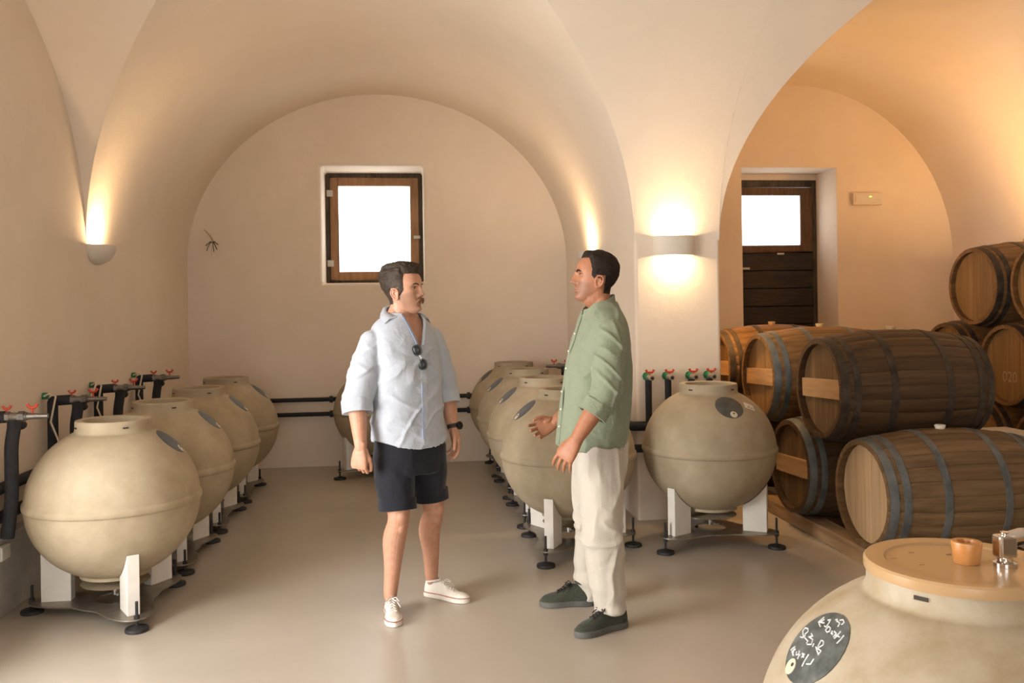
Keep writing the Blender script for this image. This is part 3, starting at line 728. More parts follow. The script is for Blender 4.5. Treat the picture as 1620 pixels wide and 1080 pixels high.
def oval(c, e1, e2, a, b, n=40, pw=2.3, fn=None):
    out = []
    for k in range(n):
        t = 2*math.pi*k/n; cc, ss = math.cos(t), math.sin(t)
        x = a*math.copysign(abs(cc)**(2/pw), cc); y = b*math.copysign(abs(ss)**(2/pw), ss)
        p = c+e1*x+e2*y
        if fn: p = p+Vector((0, 0, fn(t)))
        out.append(p)
    return out
def rings_interp(rows, k=4):
    arr = [np.array(r, float) for r in rows]; return catmull(arr, k)
def displace(me, fn):
    n = len(me.vertices); co = np.empty(n*3); me.vertices.foreach_get('co', co); co = co.reshape(-1, 3)
    nr = np.empty(n*3); me.vertices.foreach_get('normal', nr); nr = nr.reshape(-1, 3)
    d = np.array([fn(Vector(c)) for c in co]); co += nr*d[:, None]; me.vertices.foreach_set('co', co.ravel()); me.update()
def nz(p, sx, sy, sz, o=0): return noise.noise(Vector((p.x*sx+o, p.y*sy+o*1.7, p.z*sz-o)))
def ridge(v): return 1-2*abs(v)
def crease(v, k=5): return max(0, 1-k*abs(v))**1.4
class Frame:
    def __init__(s, o, x, z):
        s.o = Vector(o); s.x = Vector(x).normalized(); z = Vector(z); s.z = (z-s.x*z.dot(s.x)).normalized(); s.y = s.z.cross(s.x)
        s.R = Matrix((s.x, s.y, s.z)).transposed()
    def __call__(s, x, y, z): return s.o+s.x*x+s.y*y+s.z*z
    def inv(s, p): d = Vector(p)-s.o; return Vector((d.dot(s.x), d.dot(s.y), d.dot(s.z)))
def hand(mb, wrist, xdir, zdir, side, curls, thumb=.5, spread=.1, sc=1.08, lift=0):
    F = Frame(wrist, xdir, zdir)
    def q(x, y, z): return F(x*sc, y*sc*side, z*sc)
    rows = [(-.03, .027, .022, 0), (0, .029, .021, 0), (.025, .036, .021, .002), (.06, .042, .018, .003), (.085, .043, .0145, .002), (.098, .038, .011, 0)]
    mb.loft([oval(q(x, 0, z), F.y, F.z, w_*sc, h_*sc, 20, 2.6) for x, w_, h_, z in rows])
    mb.ell(q(.03, .022, -.008), (.03*sc, .018*sc, .016*sc), 12, 8, F.R)
    for i in range(4):
        y = .0325-.0215*i; L = (.072, .081, .075, .059)[i]; c = curls[i]; sp = spread*(1.5-i)*.66
        p = Vector((.088-(0, .0, .003, .010)[i], y, .001)); pts = [p-Vector((.018, 0, 0)), p]; a = 0
        for f, ca in zip((.44, .31, .25), c):
            a += ca; d = Vector((math.cos(a)*math.cos(sp), math.cos(a)*math.sin(sp), -math.sin(a))); p = p+d*L*f; pts.append(p)
        P3 = [q(*v) for v in pts]; r0 = (.0088, .0092, .0088, .0078)[i]*sc
        mb.tube([*P3], [r0*1.02, r0*1.02, r0*.98, r0*.86, r0*.68], 12)
        for j, v in enumerate(P3[1:]): rr = r0*(1.05, 1.02, .9, .7)[j]; mb.ell(v, (rr,)*3, 10, 8)
    tp = [Vector((.018, .022, -.006)), Vector((.048, .040+.012*thumb, -.014-.006*thumb)), Vector((.078, .046+.018*thumb, -.022-.008*thumb)), Vector((.102, .045+.016*thumb, -.029-.01*thumb))]
    P3 = [q(*v) for v in tp]; mb.tube(P3, [.014*sc, .0115*sc, .0098*sc, .0075*sc], 12)
    for v, rr in zip(P3, (.0145, .0118, .0102, .0078)): mb.ell(v, (rr*sc,)*3, 10, 8)
    return F
HZ_ = [.112, .108, .100, .090, .075, .056, .038, .020, .004, -.012, -.032, -.053, -.070, -.085, -.100, -.110, -.119, -.125]
HXF = [-.012, .012, .040, .058, .074, .085, .090, .092, .086, .0845, .086, .0875, .0875, .084, .086, .085, .076, .055]
HXB = [-.012, -.040, -.066, -.082, -.097, -.107, -.111, -.110, -.106, -.099, -.086, -.071, -.055, -.036, -.010, .012, .030, .045]
HWD = [.0, .022, .042, .055, .066, .0725, .0755, .0765, .0755, .0735, .0705, .0665, .0610, .0545, .0450, .0365, .0250, .0100]
def head(mb, F, s, mouth=1.0, nose=1.0):
    zs = np.array(HZ_[::-1]); fi = lambda tab, z: float(np.interp(z, zs, np.array(tab[::-1])))
    G = lambda u, a, v, b: math.exp(-(u/a)**2-(v/b)**2)
    nz_ = [-.054, -.049, -.044, -.038, -.030, -.016, 0, .012, .022]; na = [0, .003, .014, .025, .0275, .0205, .0125, .006, 0]; nw = [.011, .011, .0125, .0130, .0125, .0095, .0075, .007, .007]
    n = 120; rings = []
    zlist = list(np.linspace(-.1249, -.09, 18))+list(np.linspace(-.088, .03, 70))+list(np.linspace(.033, .1, 26))+list(np.linspace(.1015, .1119, 8))
    sm = lambda t, z: (fi(t, z)*2+fi(t, z-.006)+fi(t, z+.006)+fi(t, z-.003)+fi(t, z+.003))/6
    for z in zlist:
        xf, xb, w_ = sm(HXF, z), sm(HXB, z), max(sm(HWD, z), .002); xc = -.012 if z > -.03 else -.012+(-.03-z)*.30
        xc = min(max(xc, xb+.25*(xf-xb)), xf-.2*(xf-xb)); ef = 2.25 if z > .0 else max(1.85, 2.25+z*4.0)
        ring = []
        for k in range(n):
            t = 2*math.pi*k/n; c, d = math.cos(t), math.sin(t); e = ef if c > 0 else 2.0
            x = xc+((xf-xc) if c > 0 else (xc-xb))*math.copysign(abs(c)**(2/e), c); y = w_*math.copysign(abs(d)**(2/e), d); ay = abs(y)
            if c > .15:
                wt = ss(.15, .5, c); dx = -.0125*G(ay-.031, .0135, z-.001, .0105)+.0060*G(ay-.031, .010, z+.0015, .0065)+.0045*G(ay-.028, .021, z-.0185, .0065)
                N_ = float(np.interp(z, nz_, na))*nose; sg_ = float(np.interp(z, nz_, nw)); dx += N_*math.exp(-(y/sg_)**2)
                dx += .0085*G(ay-.0155, .0058, z+.040, .0065)+.0040*G(ay-.047, .016, z+.024, .016)-.0030*G(ay-.040, .013, z+.066, .016)-.002*G(ay-.024, .005, z+.052, .010)
                dx += .0052*G(y, .018, z+.0635, .0048)-.0050*mouth*G(y, .021, z+.0700, .0022)+.0062*G(y, .016, z+.0765, .0050)-.0040*G(y, .018, z+.087, .0055)+.0045*G(y, .015, z+.105, .010)
                x += dx*wt
            ring.append(F(x*s, y*s, z*s))
        rings.append(ring)
    mb.loft(rings)
    for sg in (-1, 1):
        ez = -.026
        mb.ell(F(-.008*s, .0735*sg*s, (ez)*s), (.015*s, .008*s, .024*s), 16, 12, F.R)
        ep = [F(s*(-.006+x), s*y*sg, s*(z*.92+ez+.002)) for x, y, z in ((.013, .075, .002), (.013, .080, .016), (.005, .085, .026), (-.008, .089, .026), (-.0175, .091, .014), (-.0185, .089, -.004), (-.012, .085, -.020), (.0, .080, -.031), (.009, .077, -.031), (.011, .0755, -.020))]
        limb(mb, ep, [.0044*s]*7+[.0055*s, .0065*s, .005*s], 10, 3)
        limb(mb, [F(s*(-.006+x), s*y*sg, s*(z*.92+ez+.002)) for x, y, z in ((.008, .082, .012), (-.004, .086, .012), (-.009, .086, .0), (-.003, .083, -.013))], [.003*s]*4, 8, 3)
        limb(mb, [F(s*(.008), s*.078*sg, s*(ez+.004)), F(s*.0075, s*.079*sg, s*(ez-.008))], [.0045*s, .0045*s], 8, 2)
def hair_from(body, F, s, region, thick, name, strand, parent, m):
    bm = bmesh.new(); bm.from_mesh(body); bm.verts.ensure_lookup_table()
    keep = {}
    for v in bm.verts:
        q = F.inv(v.co)/s; keep[v.index] = region(q) if q.length < .16 else -1
    bmesh.ops.delete(bm, geom=[f for f in bm.faces if min(keep[v.index] for v in f.verts) <= 0], context='FACES')
    bmesh.ops.delete(bm, geom=[v for v in bm.verts if not v.link_faces], context='VERTS')
    bm.normal_update()
    for v in bm.verts:
        q = F.inv(v.co)/s; k = min(1, max(0, region(q)/.018)); t = thick(q)*(k**.75)+.0010
        n = v.normal; t *= 1+strand*(noise.noise(Vector((q.x*9, q.y*70, q.z*45)))+.6*noise.noise(Vector((q.x*20, q.y*160, q.z*110))))
        v.co += (n)*t*s
    me = bpy.data.meshes.new(name); bm.to_mesh(me); bm.free(); me.shade_smooth()
    return link(name, me, m, parent)
def skinmat(name, base, warm, stub):
    m, nt, b = nodes(name); b.inputs['Roughness'].default_value = .5; b.inputs['Specular IOR Level'].default_value = .4
    at_ = N(nt, 'ShaderNodeAttribute', attribute_name='mask'); sep = N(nt, 'ShaderNodeSeparateColor'); nt.links.new(at_.outputs['Color'], sep.inputs[0])
    tc = N(nt, 'ShaderNodeTexCoord'); n = N(nt, 'ShaderNodeTexNoise', Scale=35, Detail=5); nt.links.new(tc.outputs['Object'], n.inputs['Vector'])
    base_c = ramp(nt, n.outputs['Fac'], [(.35, base), (.65, warm)])
    def mix(fac, a, c, k=1):
        mx = N(nt, 'ShaderNodeMix', data_type='RGBA'); mu = N(nt, 'ShaderNodeMath', operation='MULTIPLY'); mu.inputs[1].default_value = k
        nt.links.new(fac, mu.inputs[0]); nt.links.new(mu.outputs[0], mx.inputs[0]); nt.links.new(a, mx.inputs[6]); mx.inputs[7].default_value = (*c, 1); return mx.outputs[2]
    c = mix(sep.outputs[0], base_c, stub, .8); c = mix(sep.outputs[1], c, (.42, .13, .10), .55)
    nt.links.new(c, b.inputs['Base Color']); b.inputs['Subsurface Weight'].default_value = .12; b.inputs['Subsurface Radius'].default_value = (.012, .004, .002); b.inputs['Subsurface Scale'].default_value = .5
    n2 = N(nt, 'ShaderNodeTexNoise', Scale=160, Detail=3); nt.links.new(tc.outputs['Object'], n2.inputs['Vector'])
    bp = N(nt, 'ShaderNodeBump', Strength=.12, Distance=.003); nt.links.new(n2.outputs['Fac'], bp.inputs['Height']); nt.links.new(bp.outputs[0], b.inputs['Normal'])
    return m
def ss(a, b, x):
    t = min(1, max(0, (x-a)/(b-a))); return t*t*(3-2*t)
def paint(me, F, s, stub, lips=True):
    a = me.color_attributes.new('mask', 'FLOAT_COLOR', 'POINT'); n = len(me.vertices); buf = np.zeros((n, 4), np.float32); buf[:, 3] = 1
    for i, v in enumerate(me.vertices):
        q = F.inv(v.co)/s
        if q.length < .17:
            buf[i, 0] = stub(q); buf[i, 1] = (1-ss(.017, .024, abs(q.y)))*ss(.082, .088, q.x)*(1-ss(.009, .013, abs(q.z+.070))) if lips else 0
    a.data.foreach_set('color', buf.ravel())
def eyes(parent, F, s, browc, thick=.0034):
    for sg in (-1, 1):
        e = MB().ell(F(.0655*s, .031*sg*s, -.0005*s), (.0112*s, .0125*s, .0058*s), 18, 12, F.R).build('eye', m_eye, parent, smooth=180)
        MB().ell(F(.0752*s, (.0315*sg)*s, -.0005*s), (.0030*s, .0052*s, .0046*s), 12, 8, F.R).build('iris', m_iris, e, smooth=180)
        mb = MB(); limb(mb, [F(x*s, y*sg*s, z*s) for x, y, z in ((.0885, .012, .0150), (.0890, .022, .0185), (.0850, .035, .0205), (.0760, .046, .0165))], [thick*s, thick*1.1*s, thick*s, thick*.5*s], 8, 3)
        mb.build('eyebrow', browc, parent, smooth=180)
        mb = MB(); limb(mb, [F(x*s, y*sg*s, z*s) for x, y, z in ((.0775, .0195, .002), (.0800, .030, .0062), (.0735, .043, .002))], [.0016*s, .0024*s, .0016*s], 8, 3); mb.build('eyelid', m_lidc, parent, smooth=180)
def fabric(name, c1, c2, sc=300, wr=.35, rough=.85, wscale=11):
    m, nt, b = nodes(name); b.inputs['Roughness'].default_value = rough; b.inputs['Specular IOR Level'].default_value = .2
    b.inputs['Sheen Weight'].default_value = .15
    tc = N(nt, 'ShaderNodeTexCoord'); n = N(nt, 'ShaderNodeTexNoise', Scale=sc, Detail=2); nt.links.new(tc.outputs['Object'], n.inputs['Vector'])
    nt.links.new(ramp(nt, n.outputs['Fac'], [(.35, c1), (.65, c2)]), b.inputs['Base Color'])
    w_ = N(nt, 'ShaderNodeTexNoise', Scale=wscale, Detail=3, Roughness=.5, Distortion=1.2); nt.links.new(tc.outputs['Object'], w_.inputs['Vector'])
    b1 = N(nt, 'ShaderNodeBump', Strength=wr, Distance=.02); nt.links.new(w_.outputs['Fac'], b1.inputs['Height'])
    b2 = N(nt, 'ShaderNodeBump', Strength=.15, Distance=.001); nt.links.new(n.outputs['Fac'], b2.inputs['Height']); nt.links.new(b1.outputs[0], b2.inputs['Normal']); nt.links.new(b2.outputs[0], b.inputs['Normal'])
    return m
m_eye = mat('eye_white', (.34, .29, .25), rough=.35); m_iris = mat('iris', (.05, .03, .02), rough=.15); m_lidc = mat('eyelid_line', (.20, .09, .06), rough=.6)
m_skin1 = skinmat('skin_fair', (.47, .24, .15), (.53, .28, .185), (.12, .06, .032))
m_skin2 = skinmat('skin_tanned', (.34, .14, .07), (.39, .17, .09), (.10, .055, .035))
m_hair1 = mat('hair_brown', (.022, .015, .010), (.055, .037, .024), 60, .6, stretch=(1, 1, .3), bump=.6, bscale=90, bdist=.006, spec=.25)
m_hair2 = mat('hair_black_brown', (.010, .007, .005), (.028, .018, .012), 60, .65, bump=.6, bscale=110, bdist=.006, spec=.2)
m_mous = mat('mustache_brown', (.13, .055, .022), (.22, .10, .04), 90, .6, bump=.5, bscale=150, bdist=.004)
m_shirt1 = fabric('shirt_pale_blue', (.385, .42, .48), (.46, .49, .54))
m_shirt1b = fabric('shirt_blue_inside', (.33, .40, .58), (.38, .45, .64), wr=.1)
m_shorts = fabric('shorts_navy_black', (.008, .009, .014), (.016, .017, .023), wr=.3)
m_shirt2 = fabric('shirt_sage_linen', (.175, .205, .135), (.25, .28, .195), 420, .4)
m_pants2 = fabric('trousers_cream', (.45, .41, .345), (.50, .455, .385), 300, .3)
m_canvas = fabric('white_canvas', (.66, .61, .54), (.74, .69, .62), 400, .15); m_rubber = mat('white_rubber', (.70, .65, .57), (.76, .71, .63), 10, .5)
m_redline = mat('red_foxing_line', (.35, .06, .05), rough=.6); m_lace = mat('white_lace', (.76, .72, .66), rough=.8)
m_suede = fabric('dark_olive_suede', (.030, .034, .022), (.055, .058, .040), 200, .25); m_dsole = mat('grey_sole', (.075, .075, .065), (.11, .11, .10), 20, .6); m_dlace = mat('black_lace', (.010, .011, .009), rough=.8)
m_bpl = mat('black_gloss', (.010, .010, .011), rough=.3, spec=.3); m_button = mat('shell_button', (.66, .62, .54), rough=.3)
SOLE = [(0, .004), (.02, .021), (.07, .031), (.16, .0355), (.3, .0335), (.42, .0325), (.55, .038), (.68, .0455), (.78, .0465), (.87, .0415), (.94, .031), (.98, .018), (1, .004)]
def shoe(parent, heel, fwd, L, style):
    F = Frame(heel, fwd, UP)
    s_ = np.array([a for a, b in SOLE]); hwid = np.array([b for a, b in SOLE])*(L/.30)*(1.0 if style == 'canvas' else 1.06)
    ts = np.concatenate([np.linspace(0, .1, 6), np.linspace(.14, .86, 13), np.linspace(.9, 1, 7)])
    hw = lambda t: float(np.interp(t, s_, hwid))
    def outline(off, z):
        l = [(t*L+(off if t > .5 else -off)*(1 if t in (0, 1) else .6), hw(t)+off) for t in ts]
        return [F(x, y, z) for x, y in l]+[F(x, -y, z) for x, y in reversed(l)]
    if style == 'canvas': hp = [(0, .055), (.03, .078), (.12, .086), (.25, .084), (.36, .092), (.46, .086), (.58, .066), (.70, .052), (.82, .046), (.92, .041), (.97, .034), (1, .022)]; th = .030
    else: hp = [(0, .07), (.03, .100), (.12, .112), (.25, .106), (.36, .115), (.46, .108), (.58, .088), (.70, .073), (.82, .065), (.92, .055), (.97, .043), (1, .026)]; th = .030
    hs = np.array([a for a, b in hp]); hv = np.array([b for a, b in hp]); hh = lambda t: float(np.interp(t, hs, hv))
    rings = []
    for t in np.concatenate([np.linspace(.006, .08, 5), np.linspace(.12, .88, 15), np.linspace(.91, .99, 5)]):
        w_ = hw(t)*.94; h_ = hh(t); ring = []
        pinch = .62 if .05 < t < .5 else .8
        for k in range(15):
            a = math.pi*k/14; c, q = math.cos(a), math.sin(a)
            y = w_*math.copysign(abs(c)**.75, c); z = th*.5+(h_-th*.5)*q**.8
            y *= 1-(1-pinch)*ss(.3, 1, z/max(h_, .01)); ring.append(F(t*L, y, z))
        rings.append(ring)
    o = MB().loft(rings).build('shoe', m_canvas if style == 'canvas' else m_suede, parent, smooth=60)
    o['label'] = 'white canvas low-top sneaker' if style == 'canvas' else 'dark olive suede lace-up shoe'
    MB().loft([outline(-.004, .0), outline(.001, .003), outline(.0022, th*.55), outline(.001, th)]).build('sole', m_rubber if style == 'canvas' else m_dsole, o, smooth=50)
    if style == 'canvas':
        MB().loft([outline(.0016, th*.86), outline(.0034, th*.88), outline(.0034, th*.98), outline(.0016, th)], cap=False).build('red_line', m_redline, o, smooth=50)
        rr = []
        for t in np.linspace(.80, .992, 8):
            w_ = hw(t)*.955; h_ = hh(t)+.002; rr.append([F(t*L, w_*math.copysign(abs(math.cos(math.pi*k/14))**.75, math.cos(math.pi*k/14)), th*.6+(h_-th*.6)*math.sin(math.pi*k/14)**.8) for k in range(15)])
        MB().loft(rr).build('toe_cap', m_rubber, o, smooth=60)
    lm = m_lace if style == 'canvas' else m_dlace
    mb = MB()
    for i in range(5):
        t = .44+i*.055; h_ = hh(t)+.003; w_ = hw(t)*.42; sg = 1 if i % 2 else -1
        mb.tube([F(t*L-.006*sg, -w_, h_-.008), F(t*L, 0, h_+.002), F(t*L+.006*sg, w_, h_-.008)], .0028, 6); mb.tube([F(t*L+.008*sg, -w_, h_-.008), F(t*L, 0, h_+.003), F(t*L-.008*sg, w_, h_-.008)], .0028, 6)
    t = .43; h_ = hh(t)
    for sg in (-1, 1):
        mb.tube([F(t*L, 0, h_+.004), F(t*L+.01, .02*sg, h_+.012), F(t*L+.028, .034*sg, h_-.004), F(t*L+.03, .018*sg, h_+.0), F(t*L+.004, .002*sg, h_+.004)], .0026, 6)
        mb.tube([F(t*L, 0, h_+.004), F(t*L+.02, .022*sg, h_-.002), F(t*L+.045, .040*sg, h_-.028)], .0024, 6)
    mb.build('laces', lm, o, smooth=60)
    mb = MB(); cr = []
    for k in range(17):
        a = 2*math.pi*k/16; cr.append(F(L*(.20+.155*math.cos(a)), .030*math.sin(a)*(L/.3), (hh(.2)+.004)+.010*math.cos(a)))
    mb.tube(cr, .0055, 8).build('collar_rim', m_canvas if style == 'canvas' else m_suede, o, smooth=60)
    return o
def surface_path(bvh, F, pts, off):
    """pts: (lateral, z world) -> points on the garment front"""
    out = []
    for l, z in pts:
        o = F.o+F.y*l; o.z = z; h = bvh.ray_cast(o+F.x*.6, -F.x)
        if h[0] is not None: out.append(h[0]+h[1]*off)
    return out
def strip(path, side, w, th):
    rings = []
    for i, p in enumerate(path):
        n_ = side.normalized(); d = (path[min(i+1, len(path)-1)]-path[max(i-1, 0)]).normalized(); u = d.cross(n_).normalized()
        rings.append([p+n_*w+u*th, p-n_*w+u*th, p-n_*w-u*th, p+n_*w-u*th])
    return MB().loft(rings)

def localize(root):
    """body parts are modelled in room coordinates; bring them to the person's own origin"""
    m = Matrix.Translation(-root.location); done = set()
    def rec(o):
        for c in o.children:
            if c.data and c.data.name not in done: done.add(c.data.name); c.data.transform(m)
            rec(c)
    rec(root)
# ---------------- man in the pale blue shirt and dark shorts
def man_blue():
    t0 = 4.63
    ps = math.radians(50); f = RIGHT*math.cos(ps)+TOW*math.sin(ps); lat = UP.cross(f)
    root = thing('person', 'person in a pale blue shirt, dark shorts and white sneakers looking right', 'person', (at(655, 960, t0).x, at(655, 960, t0).y, 0))
    TF = Frame(Vector((at(645, 600, t0).x, at(645, 600, t0).y, 0)), f, UP)
    # torso rows: px, py, half width, half depth, forward shift
    rows = [(637, 491, .070, .070, .0), (636, 498, .098, .080, .0), (635, 507, .140, .095, .0), (635, 520, .172, .110, .0), (637, 542, .190, .122, .005), (641, 580, .195, .134, .008), (643, 620, .192, .137, .008), (644, 660, .197, .140, .006), (646, 690, .203, .145, .004), (647, 700, .205, .147, .003)]
    rr = rings_interp(rows, 4); n = len(rr)
    hem = lambda t: -.028*math.cos(2*t)*-1-.012
    def torso(off, dz=None):
        L_ = []
        for i, (px, py, a, b, s_) in enumerate(rr):
            c = at(px, py, t0)+f*s_; k = max(0, (i-(n-9))/8)
            L_.append(oval(c, lat, f, a-off, b-off, 44, 2.35, (lambda t, k=k: k*(.030-.050*math.sin(t)**2)) if dz else None))
        return L_
    body = MB(); body.loft(torso(.022)[3:])
    Rs, Re, Rw = at(587, 541, 4.53), at(564, 634, 4.47), at(570, 708, 4.41)
    Ls, Le, Lw = at(683, 535, 4.74), at(705, 618, 4.79), at(716, 676, 4.74)
    limb(body, [Rs, Re, Re.lerp(Rw, .3), Rw], [.055, .043, .046, .029]); limb(body, [Ls, Le, Le.lerp(Lw, .3), Lw], [.055, .043, .045, .029])
    hand(body, Rw, -UP*1.0-RIGHT*.10, TOW*.9-RIGHT*.35, 1, [(.75, 1.15, .7), (.85, 1.2, .7), (.9, 1.25, .7), (.95, 1.3, .7)], .1, .05)
    hand(body, Lw, -UP*1.0+RIGHT*.16+TOW*.05, RIGHT*.8-TOW*.35, -1, [(.25, .45, .3), (.3, .5, .3), (.38, .55, .3), (.45, .55, .35)], .3, .10)
    # legs
    pel = at(647, 700, t0)
    body.ell(pel, (.12, .10, .10))
    Rh, Rk, Ra = at(622, 705, 4.58), at(630, 818, 4.52), at(617, 938, 4.53)
    Lh, Lk, La = at(672, 702, 4.70), at(685, 806, 4.71), at(682, 910, 4.80)
    for h_, k_, a_, fd in ((Rh, Rk, Ra, RIGHT*.5+TOW*.85), (Lh, Lk, La, RIGHT*.75+TOW*.65)):
        c1 = k_.lerp(a_, .30)-fd*.026; c2 = k_.lerp(a_, .65)-fd*.010
        limb(body, [h_, h_.lerp(k_, .6), k_, c1, c2, a_, a_-UP*.03], [.092, .076, .055, .059, .044, .035, .027], 20)
        body.ell(k_+fd*.024+UP*.008, (.038, .038, .046)); body.ell(k_+fd*.022-UP*.045, (.030, .030, .035))
    # head and neck
    sc = 1.04; fx = RIGHT*math.cos(math.radians(24))+TOW*math.sin(math.radians(24)); HF = Frame(at(639, 457, 4.61), fx+UP*.05, UP-fx*.05)
    limb(body, [HF(-.02, 0, -.04), HF(-.022, 0, -.10), at(636, 508, t0), at(638, 530, t0)], [.062, .058, .064, .075], 22)
    limb(body, [HF(-.03, 0, -.07), at(610, 520, 4.57)], [.04, .03]); limb(body, [HF(-.03, 0, -.07), at(664, 518, 4.69)], [.04, .03])
    head(body, HF, sc)
    me = remesh(body, .0027, 3, 'body')
    def stub(q):
        j = ss(.0, .03, q.x+.0)*(1-ss(-.04, -.02, q.z+(.02-q.x)*.25))*ss(-.135, -.10, q.z+.0)
        side = ss(-.02, .0, q.x)*(1-ss(.02, .05, q.x))*(1-ss(-.02, .01, q.z))*ss(-.1, -.08, q.z)
        return min(1, .55*j+.2*side)
    paint(me, HF, sc, stub)
    bo = link('body', me, m_skin1, root)
    def region(q):   # >0 inside hair
        front = max(.036-q.x, min((q.z-.070)*1.2, .092-q.x+.02))
        low = q.z+.076 if q.x < -.034 else (q.z+.034-max(0, q.x-.016)*1.3 if q.x > .007 else -1+(1.012 if q.z > .004 else 0)+q.z-.004)
        if abs(q.y) > .0770 and q.z < .012: return -1
        return min(front, low)
    def thick(q):
        top = ss(.03, .095, q.z); return .0045+.026*top*(.6+.4*ss(-.06, .05, q.x))+.014*ss(.0, -.07, q.x)*ss(-.02, .05, q.z)-.003*(1-ss(-.07, -.03, q.z))
    hr = hair_from(me, HF, sc, region, thick, 'hair', .4, root, m_hair1); hr['label'] = 'swept back brown hair'
    eyes(root, HF, sc, m_hair1)
    mb = MB()
    for sg in (-1, 1): limb(mb, [HF(x*sc, y*sg*sc, z*sc) for x, y, z in ((.0955, 0, -.0575), (.0955, .009, -.058), (.0915, .020, -.062), (.0835, .030, -.076))], [.0072*sc, .0082*sc, .0072*sc, .0040*sc], 10, 3)
    mb.build('mustache', m_mous, root, smooth=180)
    # shirt
    sh = MB(); sh.loft(torso(0, True))
    def sleeve(S, E, W, fr, r0, r1, r2): 
        e2 = E.lerp(W, fr); limb(sh, [S+(S-E).normalized()*-.01, S.lerp(E, .45), E, e2], [r0, (r0+r1)/2+.004, r1, r2], 24, 5, ends=False); sh.ell(S, (r0*.98,)*3)
        return e2
    rc = sleeve(Rs, Re, Rw, .20, .064, .079, .076); lc = sleeve(Ls, Le, Lw, .28, .062, .067, .060)
    for a_, b_ in ((at(616, 503, 4.60), Rs+UP*.004), (at(660, 501, 4.67), Ls+UP*.004)): limb(sh, [a_-UP*.062, a_.lerp(b_, .5)-UP*.030, b_-UP*.004], [.042, .05, .058], 20)
    sm = remesh(sh, .0055, 9, 'shirt')
    zs_ = Rs.z+.03; zh_ = at(646, 702, t0).z-.03
    def fold(p):
        q = TF.inv(p); d1 = Vector((q.y*.8+q.z*.6, q.x, q.z*.8-q.y*.6)); d2 = Vector((q.y*.85-q.z*.5, q.x, q.z*.85+q.y*.5))
        c = crease(nz(d1, 3.0, 5, 9, 3)+.12*nz(d1, 14, 14, 20, 8)) + .8*crease(nz(d2, 3.2, 5, 8.5, 13)+.12*nz(d2, 14, 14, 20, 5))
        k_ = 1-.75*ss(zs_-.10, zs_, p.z)
        return (.0068*c-.002+.005*nz(p, 7, 7, 3.5, 9))*k_*(1-.6*(1-ss(zh_, zh_+.09, p.z)))
    displace(sm, fold)
    # open V neck
    zb, zt = at(660, 545, t0).z, at(640, 491, t0).z
    bm = bmesh.new(); bm.from_mesh(sm); dl = []
    nb = at(636, 496, t0)
    for fc in bm.faces:
        c = fc.calc_center_median(); q = TF.inv(c); dn = c-nb; hd = math.hypot(dn.dot(f), dn.dot(lat))
        h_ = (c.z-zb)/(zt-zb)
        if q.x > .0 and h_ > 0 and abs(q.y) < .010+.066*h_ and (q.x > .02 or h_ > .6): dl.append(fc)
        elif hd < .085 and dn.z > -.010-.25*dn.dot(f): dl.append(fc)
    bmesh.ops.delete(bm, geom=dl, context='FACES'); bm.to_mesh(sm); bm.free()
    so = link('shirt', sm, m_shirt1, root); so['label'] = 'pale blue button shirt with rolled sleeves worn loose'
    bv = BVHTree.FromPolygons([v.co.copy() for v in sm.vertices], [tuple(p.vertices) for p in sm.polygons])
    # rolled cuffs
    for nm, e2, d, r in (('cuff', rc, (Rw-Re).normalized(), .069), ('cuff', lc, (Lw-Le).normalized(), .056)):
        mb = MB(); a = d.orthogonal().normalized(); b = d.cross(a); rings = []
        for x, q in ((-.055, r+.006), (-.053, r+.012), (-.01, r+.011), (.012, r+.010), (.014, r+.004), (.0, r-.004)):
            rings.append([e2+d*x+(a*math.cos(2*math.pi*k/28)+b*math.sin(2*math.pi*k/28))*(q+.0025*math.sin(k*1.7)) for k in range(28)])
        mb.loft(rings, cap=False).build(nm, m_shirt1, so, smooth=60)
    # collar wings: band round the neck with a folded pointed leaf on each side
    for sg in (-1, 1):
        inn = []; out = []
        for i in range(13):
            u = i/12; a = math.pi-u*math.pi*.70; a2 = math.pi-u*math.pi*.60
            p = nb+f*(.078*math.cos(a)-.002)+lat*(.083*math.sin(a)*sg)+UP*(.044-.080*u**1.7)
            o_ = nb+f*(.108*math.cos(a2))+lat*((.112+.012*u)*math.sin(a2)*sg)+UP*(.026-.100*u**2.0)
            h_ = bv.find_nearest(o_)
            if h_[0] is not None and (o_-h_[0]).dot(h_[1]) < .007: o_ = h_[0]+h_[1]*.007
            h_ = bv.find_nearest(p)
            if u > .5 and h_[0] is not None and (p-h_[0]).dot(h_[1]) < .004: p = h_[0]+h_[1]*.005
            inn.append(p); out.append(o_)
        mid = [(p+o_)/2+UP*.010+(o_-nb).normalized()*.006 for p, o_ in zip(inn, out)]
        low = [p-UP*.028 for p in inn]
        mb = MB(); rings = [[low[i], inn[i], inn[i]+UP*.004+(out[i]-inn[i]).normalized()*.004, mid[i], out[i], out[i]-UP*.003-(out[i]-inn[i]).normalized()*.002, mid[i]-UP*.005, inn[i]-UP*.004] for i in range(13)]
        mb.loft(rings).build('collar', m_shirt1, so, smooth=60)
        # turned-open front edge down to the V point
        ed = []
        for i in range(8):
            h_ = 1-i/7; z = zb+(zt-zb)*h_*.86; l = (.014+.055*h_)*sg; pp = surface_path(bv, TF, [(l, z)], .003)
            if pp: ed.append(pp[0])
        if len(ed) > 3: strip(ed, (lat*sg+f*.2), .007, .001).build('front_edge', m_shirt1b if sg < 0 else m_shirt1, so, smooth=60)
    pk = surface_path(bv, TF, [(.004, zb-.02-i*.035) for i in range(15)], .0025)
    if len(pk) > 4: strip(pk, lat, .015, .0015).build('placket', m_shirt1, so, smooth=60)
    pk2 = surface_path(bv, TF, [(-.006-.010*max(0, (i-5)/7), zb-.20-i*.025) for i in range(12)], .0045)
